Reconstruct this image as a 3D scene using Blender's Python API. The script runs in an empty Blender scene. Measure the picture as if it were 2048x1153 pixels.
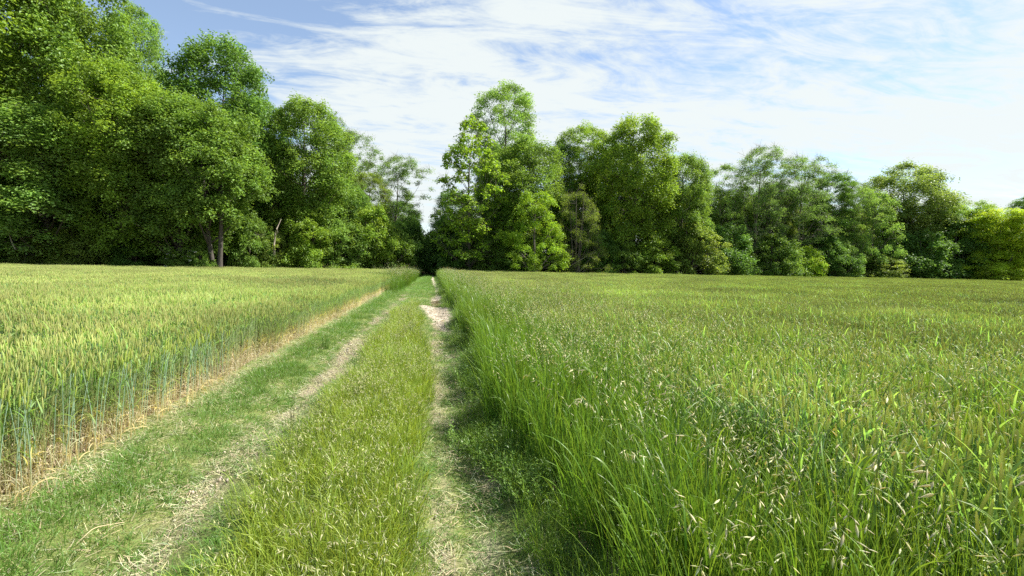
import bpy, math, random
import numpy as np
from mathutils import Matrix, Vector

random.seed(7)
rng = np.random.default_rng(7)
scene = bpy.context.scene
R = math.radians

# ------------------------------------------------------------------ camera
EYE = np.array([0.0, 0.0, 1.65])
F_PX, CX, CY = 938.0, 1024.0, 576.5           # focal length in pixels of the 2048 x 1153 photograph
YAW, PITCH, ROLL = R(9.6), R(2.72), R(1.22)
_f = np.array([math.sin(YAW) * math.cos(PITCH), math.cos(YAW) * math.cos(PITCH), -math.sin(PITCH)])
_r0 = np.array([math.cos(YAW), -math.sin(YAW), 0.0])
_u0 = np.cross(_r0, _f)
_r = _r0 * math.cos(ROLL) + _u0 * math.sin(ROLL)
_u = _u0 * math.cos(ROLL) - _r0 * math.sin(ROLL)
cam_data = bpy.data.cameras.new('camera')
cam = bpy.data.objects.new('camera', cam_data)
scene.collection.objects.link(cam)
cam_data.sensor_width = 36.0
cam_data.lens = 36.0 * F_PX / 2048.0
cam_data.clip_start = 0.05
cam_data.clip_end = 6000.0
M = Matrix(((_r[0], _u[0], -_f[0], EYE[0]), (_r[1], _u[1], -_f[1], EYE[1]), (_r[2], _u[2], -_f[2], EYE[2]), (0, 0, 0, 1)))
cam.matrix_world = M
scene.camera = cam

# ------------------------------------------------------------------ sky, sun, exposure
SUN_EL, SUN_AZ = R(51), R(85)                 # azimuth clockwise from the track direction (+Y)
sun_dir = Vector((math.sin(SUN_AZ) * math.cos(SUN_EL), math.cos(SUN_AZ) * math.cos(SUN_EL), math.sin(SUN_EL)))
sl = bpy.data.lights.new('sun', 'SUN')
sl.energy = 4.9
sl.angle = R(0.55)
sl.color = (1.0, 0.955, 0.88)
so = bpy.data.objects.new('sun', sl)
so.rotation_euler = (-sun_dir).to_track_quat('-Z', 'Y').to_euler()
so.location = (40, 10, 60)
scene.collection.objects.link(so)

world = bpy.data.worlds.new('World')
scene.world = world
world.use_nodes = True
nt = world.node_tree
nt.nodes.clear()
def N(t, kind, **kw):
    n = t.nodes.new(kind)
    for k, v in kw.items():
        setattr(n, k, v)
    return n
def math_n(t, op, a, b=None, clamp=False):
    n = N(t, 'ShaderNodeMath', operation=op, use_clamp=clamp)
    for i, v in enumerate((a, b)):
        if v is None:
            continue
        if isinstance(v, (int, float)):
            n.inputs[i].default_value = v
        else:
            t.links.new(v, n.inputs[i])
    return n.outputs[0]
def maprange(t, v, a, b, c=0.0, d=1.0, smooth=True):
    n = N(t, 'ShaderNodeMapRange', interpolation_type='SMOOTHSTEP' if smooth else 'LINEAR')
    t.links.new(v, n.inputs[0])
    for i, x in enumerate((a, b, c, d)):
        n.inputs[1 + i].default_value = x
    return n.outputs[0]
sky = N(nt, 'ShaderNodeTexSky', sky_type='NISHITA', sun_disc=False)
sky.sun_elevation = SUN_EL
sky.sun_rotation = SUN_AZ
sky.air_density = 1.0
sky.dust_density = 0.25
sky.ozone_density = 1.6
tc = N(nt, 'ShaderNodeTexCoord')
sep = N(nt, 'ShaderNodeSeparateXYZ')
nt.links.new(tc.outputs['Generated'], sep.inputs[0])
zc = math_n(nt, 'MAXIMUM', sep.outputs[2], 0.0)
den = math_n(nt, 'ADD', zc, 0.10)
ux = math_n(nt, 'DIVIDE', sep.outputs[0], den)
uy = math_n(nt, 'DIVIDE', sep.outputs[1], den)
comb = N(nt, 'ShaderNodeCombineXYZ')
nt.links.new(ux, comb.inputs[0]); nt.links.new(uy, comb.inputs[1])
def cloud_noise(rot, sx, sy, scale, detail, rough, dist, off):
    mp = N(nt, 'ShaderNodeMapping')
    mp.inputs['Rotation'].default_value = (0, 0, rot)
    mp.inputs['Scale'].default_value = (sx, sy, 1)
    mp.inputs['Location'].default_value = off
    nt.links.new(comb.outputs[0], mp.inputs[0])
    n = N(nt, 'ShaderNodeTexNoise')
    n.inputs['Scale'].default_value = scale
    n.inputs['Detail'].default_value = detail
    n.inputs['Roughness'].default_value = rough
    n.inputs['Distortion'].default_value = dist
    nt.links.new(mp.outputs[0], n.inputs['Vector'])
    return n.outputs[0]
c1 = cloud_noise(R(28), 0.55, 1.25, 1.05, 7, 0.56, 0.5, (3.1, 1.7, 0))
c2 = cloud_noise(R(20), 0.7, 1.8, 2.6, 9, 0.66, 1.3, (7.3, 2.2, 4))
c3 = cloud_noise(R(-35), 1.0, 1.6, 9.0, 5, 0.6, 0.4, (1.3, 5.2, 8))
cs = math_n(nt, 'ADD', math_n(nt, 'MULTIPLY', c1, 0.95), math_n(nt, 'MULTIPLY', c2, 0.95))
cs = math_n(nt, 'ADD', cs, math_n(nt, 'MULTIPLY', c3, 0.30))
# the bank of cloud thins out towards the north-west (a front seen from below)
ledge = math_n(nt, 'ADD', math_n(nt, 'MULTIPLY', ux, 1.0), math_n(nt, 'MULTIPLY', uy, 0.28))
front = maprange(nt, ledge, -0.55, 0.45, -0.30, 0.15)
thin = maprange(nt, ledge, 0.30, 1.5, 0.0, 0.11)
cs = math_n(nt, 'SUBTRACT', math_n(nt, 'ADD', cs, front), thin)
cover = maprange(nt, cs, 0.84, 1.24, 0.0, 1.0)
horizon = maprange(nt, sep.outputs[2], 0.02, 0.22, 0.72, 0.12)
cover = math_n(nt, 'MAXIMUM', cover, horizon)
cover = math_n(nt, 'MULTIPLY', cover, 0.97)
mixc = N(nt, 'ShaderNodeMix', data_type='RGBA')
nt.links.new(cover, mixc.inputs['Factor'])
nt.links.new(sky.outputs[0], mixc.inputs['A'])
mixc.inputs['B'].default_value = (4.4, 4.72, 4.70, 1)
bg = N(nt, 'ShaderNodeBackground')
bg.inputs['Strength'].default_value = 0.078
nt.links.new(mixc.outputs['Result'], bg.inputs['Color'])
wo = N(nt, 'ShaderNodeOutputWorld')
nt.links.new(bg.outputs[0], wo.inputs['Surface'])

scene.view_settings.view_transform = 'Standard'
scene.view_settings.look = 'None'
scene.view_settings.exposure = 1.38
scene.view_settings.gamma = 1.0
scene.view_settings.use_curve_mapping = False
scene.render.engine = 'CYCLES'
scene.cycles.max_bounces = 8
scene.cycles.diffuse_bounces = 3
scene.cycles.transmission_bounces = 5
scene.cycles.glossy_bounces = 2
scene.cycles.use_denoising = False

# ------------------------------------------------------------------ helpers
def ray(px, py):
    d = _f + _r * ((px - CX) / F_PX) + _u * ((CY - py) / F_PX)
    return d
def horizon_y(px):
    lo, hi = 300.0, 800.0
    for _ in range(40):
        m = (lo + hi) / 2
        if ray(px, m)[2] > 0: lo = m
        else: hi = m
    return (lo + hi) / 2
_fh = np.array([math.sin(YAW), math.cos(YAW), 0.0])
def at_depth(px, d):
    v = ray(px, horizon_y(px)); v[2] = 0
    return EYE[:2] + v[:2] * (d / float(v @ _fh))
def height_at(px, py, d):
    v = ray(px, py)
    k = d / float(v @ _fh)
    return EYE[2] + v[2] * k

def set_props(o, label=None, cat=None, group=None, kind=None):
    if label: o['label'] = label
    if cat: o['category'] = cat
    if group: o['group'] = group
    if kind: o['kind'] = kind
    return o
def link(o, parent=None):
    scene.collection.objects.link(o)
    if parent is not None: o.parent = parent
    return o
def empty(name, loc=(0, 0, 0), rz=0.0):
    o = bpy.data.objects.new(name, None)
    o.location = loc
    o.rotation_euler = (0, 0, rz)
    o.empty_display_size = 0.2
    return link(o)

def hash2(ix, iy, seed):
    h = (ix.astype(np.int64) * 374761393 + iy.astype(np.int64) * 668265263 + seed * 974711) & 0xFFFFFFFF
    h = ((h ^ (h >> 13)) * 1274126177) & 0xFFFFFFFF
    return ((h ^ (h >> 16)) & 0xFFFF) / 65535.0
def vnoise(x, y, seed=0):
    x = np.asarray(x, float); y = np.asarray(y, float)
    ix, iy = np.floor(x), np.floor(y)
    fx, fy = x - ix, y - iy
    fx = fx * fx * (3 - 2 * fx); fy = fy * fy * (3 - 2 * fy)
    a = hash2(ix, iy, seed); b = hash2(ix + 1, iy, seed); c = hash2(ix, iy + 1, seed); d = hash2(ix + 1, iy + 1, seed)
    return (a * (1 - fx) + b * fx) * (1 - fy) + (c * (1 - fx) + d * fx) * fy
def fnoise(x, y, seed=0, oct=4):
    t, a, s = 0.0, 0.5, 0.0
    for o in range(oct):
        t = t + a * vnoise(np.asarray(x) * 2 ** o, np.asarray(y) * 2 ** o, seed + o * 17); s += a; a *= 0.55
    return t / s

class MB:
    """collects vertex, face and colour arrays and makes one mesh"""
    def __init__(s):
        s.v, s.f, s.c, s.n = [], [], [], 0
    def add(s, v, faces, col):
        v = np.asarray(v, np.float32).reshape(-1, 3)
        c = np.asarray(col, np.float32)
        c = np.broadcast_to(c, (len(v), 3)) if c.ndim == 1 else c.reshape(-1, 3)
        s.v.append(v); s.c.append(c)
        for f in faces:
            s.f.append(np.asarray(f, np.int64) + s.n)
        s.n += len(v)
    def mesh(s, name, mat, smooth=True):
        me = bpy.data.meshes.new(name)
        v = np.concatenate(s.v); c = np.concatenate(s.c)
        me.vertices.add(len(v)); me.vertices.foreach_set('co', v.ravel())
        nl = sum(f.size for f in s.f); npoly = sum(len(f) for f in s.f)
        me.loops.add(nl); me.polygons.add(npoly)
        me.loops.foreach_set('vertex_index', np.concatenate([f.ravel() for f in s.f]).astype(np.int32))
        tot = np.concatenate([np.full(len(f), f.shape[1]) for f in s.f])
        st = np.concatenate([[0], np.cumsum(tot)[:-1]])
        me.polygons.foreach_set('loop_start', st.astype(np.int32))
        me.polygons.foreach_set('use_smooth', np.full(npoly, smooth))
        a = me.attributes.new('tint', 'FLOAT_COLOR', 'POINT')
        c4 = np.ones((len(v), 4), np.float32); c4[:, :3] = np.clip(c, 0, 1)
        a.data.foreach_set('color', c4.ravel())
        me.update(calc_edges=True)
        me.validate()
        if mat: me.materials.append(mat)
        return me

def ribbons(mb, base, az, length, lean, bend, width, nseg, c0, c1, roll=None, pw=1.3, tipw=0.06, shape='blade', fold=0.0):
    """flat tapering blades: base (n,3), azimuth, length, lean from vertical at the foot, extra bend to the tip"""
    base = np.asarray(base, float); n = len(base)
    az = np.broadcast_to(az, n); length = np.broadcast_to(length, n); lean = np.broadcast_to(lean, n)
    bend = np.broadcast_to(bend, n); width = np.broadcast_to(width, n)
    roll = np.zeros(n) if roll is None else np.broadcast_to(roll, n)
    t = np.linspace(0, 1, nseg + 1)
    th = lean[:, None] + bend[:, None] * t[None, :] ** pw
    dl = length[:, None] / nseg
    hx = np.zeros((n, nseg + 1)); hz = np.zeros((n, nseg + 1))
    tm = (th[:, 1:] + th[:, :-1]) / 2
    hx[:, 1:] = np.cumsum(np.sin(tm) * dl, 1); hz[:, 1:] = np.cumsum(np.cos(tm) * dl, 1)
    ca, sa = np.cos(az)[:, None], np.sin(az)[:, None]
    P = np.stack([base[:, 0:1] + hx * ca, base[:, 1:2] + hx * sa, base[:, 2:3] + hz], -1)
    side = np.stack([-sa + 0 * th, ca + 0 * th, 0 * th], -1)
    nor = np.stack([-np.cos(th) * ca, -np.cos(th) * sa, np.sin(th)], -1)
    cr, sr = np.cos(roll)[:, None, None], np.sin(roll)[:, None, None]
    tw = side * cr + nor * sr
    if shape == 'blade':
        w = np.minimum(1, 0.55 + 2.2 * t) * (1 - t ** 2.2) + tipw * t
    elif shape == 'even':
        w = 1 - 0.4 * t
    else:
        w = np.sin(np.pi * np.clip(t * 0.92 + 0.06, 0, 1)) ** 0.8
    W = width[:, None, None] * 0.5 * w[None, :, None] * tw
    V = np.stack([P - W, P + W], 2)           # n, seg+1, 2, 3
    idx = np.arange(n * (nseg + 1) * 2).reshape(n, nseg + 1, 2)
    F = np.stack([idx[:, :-1, 0], idx[:, :-1, 1], idx[:, 1:, 1], idx[:, 1:, 0]], -1).reshape(-1, 4)
    c0 = np.broadcast_to(np.asarray(c0, float), (n, 3)); c1 = np.broadcast_to(np.asarray(c1, float), (n, 3))
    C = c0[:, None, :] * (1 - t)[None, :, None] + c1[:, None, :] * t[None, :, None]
    C = np.repeat(C[:, :, None, :], 2, 2)
    mb.add(V.reshape(-1, 3), [F], C.reshape(-1, 3))
    return P, th

def frame_of(d):
    d = d / np.linalg.norm(d, axis=-1, keepdims=True)
    up = np.where(np.abs(d[..., 2:3]) > 0.95, np.array([1.0, 0, 0]), np.array([0, 0, 1.0]))
    a = np.cross(up, d); a /= np.linalg.norm(a, axis=-1, keepdims=True)
    b = np.cross(d, a)
    return d, a, b

def tubes(mb, P, rad, sides, col, cap=False):
    """P (n,k,3) centre lines, rad (n,k)"""
    P = np.asarray(P, float); n, k, _ = P.shape
    T = np.gradient(P, axis=1)
    _, A, B = frame_of(T)
    ph = np.arange(sides) * 2 * np.pi / sides
    ring = A[:, :, None, :] * np.cos(ph)[None, None, :, None] + B[:, :, None, :] * np.sin(ph)[None, None, :, None]
    V = P[:, :, None, :] + ring * np.asarray(rad)[:, :, None, None]
    idx = np.arange(n * k * sides).reshape(n, k, sides)
    nx = np.roll(idx, -1, 2)
    F = np.stack([idx[:, :-1], nx[:, :-1], nx[:, 1:], idx[:, 1:]], -1).reshape(-1, 4)
    col = np.asarray(col, float)
    if col.ndim == 3:
        C = np.repeat(col[:, :, None, :], sides, 2).reshape(-1, 3)
    elif col.ndim == 2:
        C = np.repeat(col, k * sides, 0)
    else:
        C = col
    mb.add(V.reshape(-1, 3), [F], C)

def spindles(mb, base, axis, length, rad, prof, sides, c0, c1, flat=1.0):
    base = np.asarray(base, float); n = len(base)
    prof = np.asarray(prof, float); k = len(prof)
    d, A, B = frame_of(np.asarray(axis, float))
    t = np.linspace(0, 1, k)
    length = np.broadcast_to(length, n); rad = np.broadcast_to(rad, n)
    P = base[:, None, :] + d[:, None, :] * (length[:, None] * t[None, :])[:, :, None]
    ph = np.arange(sides) * 2 * np.pi / sides
    ring = A[:, None, :] * np.cos(ph)[None, :, None] + B[:, None, :] * (np.sin(ph) * flat)[None, :, None]
    V = P[:, :, None, :] + ring[:, None, :, :] * (rad[:, None] * prof[None, :])[:, :, None, None]
    idx = np.arange(n * k * sides).reshape(n, k, sides)
    nx = np.roll(idx, -1, 2)
    F = np.stack([idx[:, :-1], nx[:, :-1], nx[:, 1:], idx[:, 1:]], -1).reshape(-1, 4)
    c0 = np.broadcast_to(np.asarray(c0, float), (n, 3)); c1 = np.broadcast_to(np.asarray(c1, float), (n, 3))
    C = c0[:, None, :] * (1 - t)[None, :, None] + c1[:, None, :] * t[None, :, None]
    mb.add(V.reshape(-1, 3), [F], np.repeat(C[:, :, None, :], sides, 2).reshape(-1, 3))

def jit(col, n, amt=0.2, rg=None):
    """n random variations of an RGB colour"""
    g = rg or rng
    c = np.asarray(col, float)[None, :] * (1 + amt * g.uniform(-1, 1, (n, 1)))
    c = c * (1 + 0.4 * amt * g.uniform(-1, 1, (n, 3)))
    return np.clip(c, 0.002, 1)

# ------------------------------------------------------------------ materials
def plant_material(name, translucent=0.4, rough=0.45, spec=0.35, use_obj_color=False, var=0.25, drift=0.0, trans_gain=1.25, trans_b=0.55, trans_r=1.15):
    m = bpy.data.materials.new(name)
    m.use_nodes = True
    t = m.node_tree
    t.nodes.clear()
    at = N(t, 'ShaderNodeAttribute', attribute_name='tint')
    col = at.outputs['Color']
    oi = N(t, 'ShaderNodeObjectInfo')
    if use_obj_color:
        mx = N(t, 'ShaderNodeMix', data_type='RGBA', blend_type='MULTIPLY')
        mx.inputs['Factor'].default_value = 1.0
        t.links.new(col, mx.inputs['A']); t.links.new(oi.outputs['Color'], mx.inputs['B'])
        col = mx.outputs['Result']
    hsv = N(t, 'ShaderNodeHueSaturation')
    t.links.new(col, hsv.inputs['Color'])
    val = maprange(t, oi.outputs['Random'], 0, 1, 1 - var, 1 + var, smooth=False)
    if drift > 0:
        geo = N(t, 'ShaderNodeNewGeometry')
        ns = N(t, 'ShaderNodeTexNoise')
        ns.inputs['Scale'].default_value = 0.22
        ns.inputs['Detail'].default_value = 4
        t.links.new(geo.outputs['Position'], ns.inputs['Vector'])
        val = math_n(t, 'MULTIPLY', val, maprange(t, ns.outputs[0], 0.3, 0.7, 1 - drift, 1 + drift, smooth=False))
        hsv_h = maprange(t, ns.outputs[0], 0.3, 0.7, 0.492, 0.508, smooth=False)
        t.links.new(hsv_h, hsv.inputs['Hue'])
    t.links.new(val, hsv.inputs['Value'])
    col = hsv.outputs[0]
    p = N(t, 'ShaderNodeBsdfPrincipled')
    t.links.new(col, p.inputs['Base Color'])
    p.inputs['Roughness'].default_value = rough
    p.inputs['Specular IOR Level'].default_value = spec
    tr = N(t, 'ShaderNodeBsdfTranslucent')
    gm = N(t, 'ShaderNodeMix', data_type='RGBA', blend_type='MULTIPLY')
    gm.inputs['Factor'].default_value = 1.0
    t.links.new(col, gm.inputs['A'])
    gm.inputs['B'].default_value = (trans_gain * trans_r, trans_gain, trans_gain * trans_b, 1)
    t.links.new(gm.outputs['Result'], tr.inputs['Color'])
    ms = N(t, 'ShaderNodeMixShader')
    ms.inputs[0].default_value = translucent
    t.links.new(p.outputs[0], ms.inputs[1]); t.links.new(tr.outputs[0], ms.inputs[2])
    o = N(t, 'ShaderNodeOutputMaterial')
    t.links.new(ms.outputs[0], o.inputs['Surface'])
    return m
def bark_material():
    m = bpy.data.materials.new('bark')
    m.use_nodes = True
    t = m.node_tree
    p = t.nodes['Principled BSDF']
    at = N(t, 'ShaderNodeAttribute', attribute_name='tint')
    tcn = N(t, 'ShaderNodeTexCoord')
    mp = N(t, 'ShaderNodeMapping'); mp.inputs['Scale'].default_value = (6, 6, 1.1)
    t.links.new(tcn.outputs['Object'], mp.inputs[0])
    ns = N(t, 'ShaderNodeTexNoise'); ns.inputs['Scale'].default_value = 3.0; ns.inputs['Detail'].default_value = 6
    t.links.new(mp.outputs[0], ns.inputs['Vector'])
    hsv = N(t, 'ShaderNodeHueSaturation')
    t.links.new(at.outputs['Color'], hsv.inputs['Color'])
    t.links.new(maprange(t, ns.outputs[0], 0.3, 0.7, 0.55, 1.4, smooth=False), hsv.inputs['Value'])
    t.links.new(hsv.outputs[0], p.inputs['Base Color'])
    p.inputs['Roughness'].default_value = 0.85
    bp = N(t, 'ShaderNodeBump'); bp.inputs['Strength'].default_value = 0.6; bp.inputs['Distance'].default_value = 0.04
    t.links.new(ns.outputs[0], bp.inputs['Height']); t.links.new(bp.outputs[0], p.inputs['Normal'])
    return m
MAT_LEAF = plant_material('tree_leaf', 0.44, 0.5, 0.3, use_obj_color=True, var=0.0, trans_r=1.1, trans_b=0.6)
MAT_WHEAT = plant_material('wheat_plant', 0.42, 0.5, 0.3, var=0.12, drift=0.20, trans_b=0.7, trans_gain=1.5, trans_r=1.0)
MAT_GRASS = plant_material('grass_blade', 0.40, 0.42, 0.4, var=0.16, drift=0.10)
MAT_STRAW = plant_material('dry_straw', 0.10, 0.6, 0.25, var=0.2)
MAT_BARK = bark_material()

def soil_material(name, path=False):
    m = bpy.data.materials.new(name)
    m.use_nodes = True
    t = m.node_tree
    p = t.nodes['Principled BSDF']
    at = N(t, 'ShaderNodeAttribute', attribute_name='tint')
    tcn = N(t, 'ShaderNodeTexCoord')
    n1 = N(t, 'ShaderNodeTexNoise'); n1.inputs['Scale'].default_value = 7.0; n1.inputs['Detail'].default_value = 8; n1.inputs['Roughness'].default_value = 0.7
    n2 = N(t, 'ShaderNodeTexNoise'); n2.inputs['Scale'].default_value = 60.0; n2.inputs['Detail'].default_value = 6; n2.inputs['Roughness'].default_value = 0.75
    vo = N(t, 'ShaderNodeTexVoronoi'); vo.inputs['Scale'].default_value = 42.0
    for n in (n1, n2, vo):
        t.links.new(tcn.outputs['Object'], n.inputs['Vector'])
    v = math_n(t, 'MULTIPLY', maprange(t, n1.outputs[0], 0.25, 0.75, 0.72, 1.25, smooth=False), maprange(t, n2.outputs[0], 0.25, 0.75, 0.62, 1.38, smooth=False))
    hsv = N(t, 'ShaderNodeHueSaturation')
    t.links.new(at.outputs['Color'], hsv.inputs['Color'])
    t.links.new(v, hsv.inputs['Value'])
    t.links.new(hsv.outputs[0], p.inputs['Base Color'])
    p.inputs['Roughness'].default_value = 0.92
    p.inputs['Specular IOR Level'].default_value = 0.2
    h = math_n(t, 'ADD', math_n(t, 'MULTIPLY', n2.outputs[0], 0.6), math_n(t, 'MULTIPLY', vo.outputs['Distance'], 0.5))
    h = math_n(t, 'ADD', h, n1.outputs[0])
    bp = N(t, 'ShaderNodeBump'); bp.inputs['Strength'].default_value = 0.9; bp.inputs['Distance'].default_value = 0.025
    t.links.new(h, bp.inputs['Height']); t.links.new(bp.outputs[0], p.inputs['Normal'])
    return m
MAT_SOIL = soil_material('field_soil')
MAT_PATH = soil_material('track_soil')

# ------------------------------------------------------------------ ground and track
def gz(x, y):
    x = np.asarray(x, float); y = np.asarray(y, float)
    w = 0.06 * np.sin(y * 0.21) + 0.05 * np.sin(y * 0.47 + 1)
    z = -0.07 * np.exp(-((x + 1.66 + w) / 0.34) ** 2) - 0.08 * np.exp(-((x - 0.20 - w) / 0.30) ** 2)
    z = z + 0.035 * np.exp(-((x + 0.7) / 0.4) ** 2) + 0.05 * np.exp(-((x - 1.2) / 0.5) ** 2)
    z = z + 0.05 * (fnoise(x * 1.3, y * 1.3, 5, 3) - 0.5) * np.exp(-(x / 6.0) ** 2)
    return z
EDGE_L, EDGE_R = -2.69, 0.60
# far rim of the fields, as (photo column, depth)
RIM = [(-420, 36), (0, 44), (400, 50), (700, 58), (830, 65), (900, 66), (1000, 65), (1250, 70), (1500, 80), (1800, 92), (2048, 103), (2500, 128)]
RIM_XY = np.array([at_depth(p, d) for p, d in RIM])
RIM_AZ = np.arctan2(RIM_XY[:, 0], RIM_XY[:, 1]); RIM_D = np.hypot(RIM_XY[:, 0], RIM_XY[:, 1])
def rim_dist(x, y):
    """distance to the wood's edge minus the point's own distance, along its bearing from the camera"""
    a = np.arctan2(x, y); d = np.hypot(x, y)
    return np.interp(a, RIM_AZ, RIM_D) - d

def grid_mesh(name, xs, ys, zf, colf, mat):
    X, Y = np.meshgrid(xs, ys)
    Z = zf(X, Y)
    V = np.stack([X, Y, Z], -1).reshape(-1, 3)
    nx, ny = len(xs), len(ys)
    i = np.arange(nx * ny).reshape(ny, nx)
    F = np.stack([i[:-1, :-1], i[:-1, 1:], i[1:, 1:], i[1:, :-1]], -1).reshape(-1, 4)
    mb = MB(); mb.add(V, [F], colf(X, Y).reshape(-1, 3))
    return mb.mesh(name, mat)
def lerp(a, b, t): return np.asarray(a) * (1 - t[..., None]) + np.asarray(b) * t[..., None]
def ss(x, a, b):
    t = np.clip((x - a) / (b - a), 0, 1); return t * t * (3 - 2 * t)
def ground_col(X, Y):
    n = fnoise(X * 0.9, Y * 0.9, 3)
    c = lerp((0.17, 0.125, 0.075), (0.25, 0.19, 0.11), ss(n, 0.3, 0.7))
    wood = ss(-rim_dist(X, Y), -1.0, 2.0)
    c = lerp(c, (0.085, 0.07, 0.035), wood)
    return c
xs = np.concatenate([[-3000, -1200, -500, -250], np.arange(-140, -4, 4.0), np.arange(-4, 4.01, 0.2), np.arange(8, 181, 4.0), [250, 500, 1200, 3000]])
ys = np.concatenate([[-600, -150, -40, -12], np.arange(-6, 70, 0.5), np.arange(70, 200, 5.0), [300, 600, 1500, 4000]])
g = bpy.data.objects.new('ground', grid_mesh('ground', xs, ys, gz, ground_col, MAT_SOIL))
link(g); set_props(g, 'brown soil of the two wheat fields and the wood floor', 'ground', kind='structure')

def sand_mask(X, Y):
    """pale bare patches of the right rut"""
    e = 0.16 * (fnoise(X * 3, Y * 1.2, 21) - 0.5) * 2
    lo = np.interp(Y, [11, 12.4, 15, 18.2, 19], [0.34, 0.10, -0.26, -0.58, -0.3]) + e * 0.5
    hi = np.interp(Y, [11, 12.4, 15, 18.2, 19], [0.36, 0.52, 0.68, 0.70, 0.5]) + e * 0.3
    a = np.clip(np.minimum(X - lo, hi - X) * 6, 0, 1) * ss(Y, 11.2, 12.2) * (1 - ss(Y, 18.2, 19.0))
    cx = np.interp(Y, [18, 22, 27, 33, 40, 50, 62, 75], [0.25, 0.22, 0.28, 0.26, 0.12, -0.02, -0.05, 0.0])
    wd = np.interp(Y, [18, 20.5, 23, 26, 33, 48, 56, 75], [0.10, 0.42, 0.30, 0.09, 0.11, 0.26, 0.22, 0.1])
    b = np.clip(1.25 - ((X - cx + e * 0.6) / wd) ** 2, 0, 1) * ss(Y, 19, 20.5)
    c = np.clip(1 - (((X - 0.33 + e) / 0.13) ** 2 + ((Y - 2.7) / 0.3) ** 2), 0, 1) * 0.5
    return np.maximum(np.maximum(ss(a + (fnoise(X * 6, Y * 3, 77) - 0.5) * 0.5, 0.05, 0.7), ss(b, 0.1, 0.6)), c)
def wear(X, Y):
    """how worn the two wheel ruts are (0 grass - 1 bare)"""
    w = 0.06 * np.sin(Y * 0.21) + 0.05 * np.sin(Y * 0.47 + 1)
    n = fnoise(X * 2.2, Y * 1.1, 8, 4)
    n2 = fnoise(X * 0.9 + 4, Y * 0.45, 9, 3)
    l = np.exp(-((X + 1.50 + w) / 0.27) ** 2) * (0.55 + 1.0 * (n2 - 0.35))
    r = np.exp(-((X - 0.02 - w) / 0.12) ** 2) + 0.85 * np.exp(-((X - 0.42 - w) / 0.09) ** 2)
    k = np.maximum(l, np.clip(r, 0, 1) * (0.46 + 0.95 * (n2 - 0.35))) + (n - 0.5) * 1.3
    fade = 1 - 0.45 * ss(Y, 12, 24)
    return np.clip(ss(k, 0.38, 0.85) * fade, 0, 1)
def path_col(X, Y):
    n = fnoise(X * 5, Y * 5, 31)
    soil = lerp((0.19, 0.155, 0.10), (0.31, 0.265, 0.18), ss(n, 0.3, 0.7))
    green = lerp((0.10, 0.14, 0.035), (0.17, 0.19, 0.06), ss(n, 0.3, 0.7))
    k = wear(X, Y)
    c = lerp(green, np.array([0, 0, 0]), np.zeros_like(k)) * (1 - k[..., None]) + soil * k[..., None]
    s = sand_mask(X, Y)
    c = c * (1 - s[..., None]) + np.array([0.37, 0.32, 0.25]) * s[..., None]
    wood = ss(Y, 66, 72)  # leaf-litter brown inside the wood, painted darker to add to the trees' shade
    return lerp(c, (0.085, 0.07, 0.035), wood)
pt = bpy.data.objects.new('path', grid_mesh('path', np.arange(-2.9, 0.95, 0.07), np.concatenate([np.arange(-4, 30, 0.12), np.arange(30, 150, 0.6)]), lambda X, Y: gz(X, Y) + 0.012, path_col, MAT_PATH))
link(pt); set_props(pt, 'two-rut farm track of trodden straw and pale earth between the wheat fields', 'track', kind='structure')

# the muddy puddle in the right rut
def puddle():
    m = bpy.data.materials.new('muddy_water'); m.use_nodes = True
    p = m.node_tree.nodes['Principled BSDF']
    p.inputs['Base Color'].default_value = (0.20, 0.155, 0.075, 1); p.inputs['Roughness'].default_value = 0.12
    p.inputs['Specular IOR Level'].default_value = 0.5
    a = np.linspace(0, 2 * np.pi, 40, endpoint=False)
    rr = 1 + 0.16 * np.sin(3 * a + 1) + 0.1 * np.sin(5 * a)
    V = np.stack([0.26 + 0.40 * rr * np.cos(a), 20.3 + 1.25 * rr * np.sin(a), np.full(40, -0.022)], -1)
    V = np.vstack([V, [[0.26, 20.3, -0.022]]])
    F = np.stack([np.arange(40), np.roll(np.arange(40), -1), np.full(40, 40)], -1)
    mb = MB(); mb.add(V, [F], (0.2, 0.15, 0.08))
    o = bpy.data.objects.new('puddle', mb.mesh('puddle', m)); link(o)
    set_props(o, 'shallow brown puddle in the right rut behind the pale bare patch', 'puddle', kind='structure')
puddle()

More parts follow.
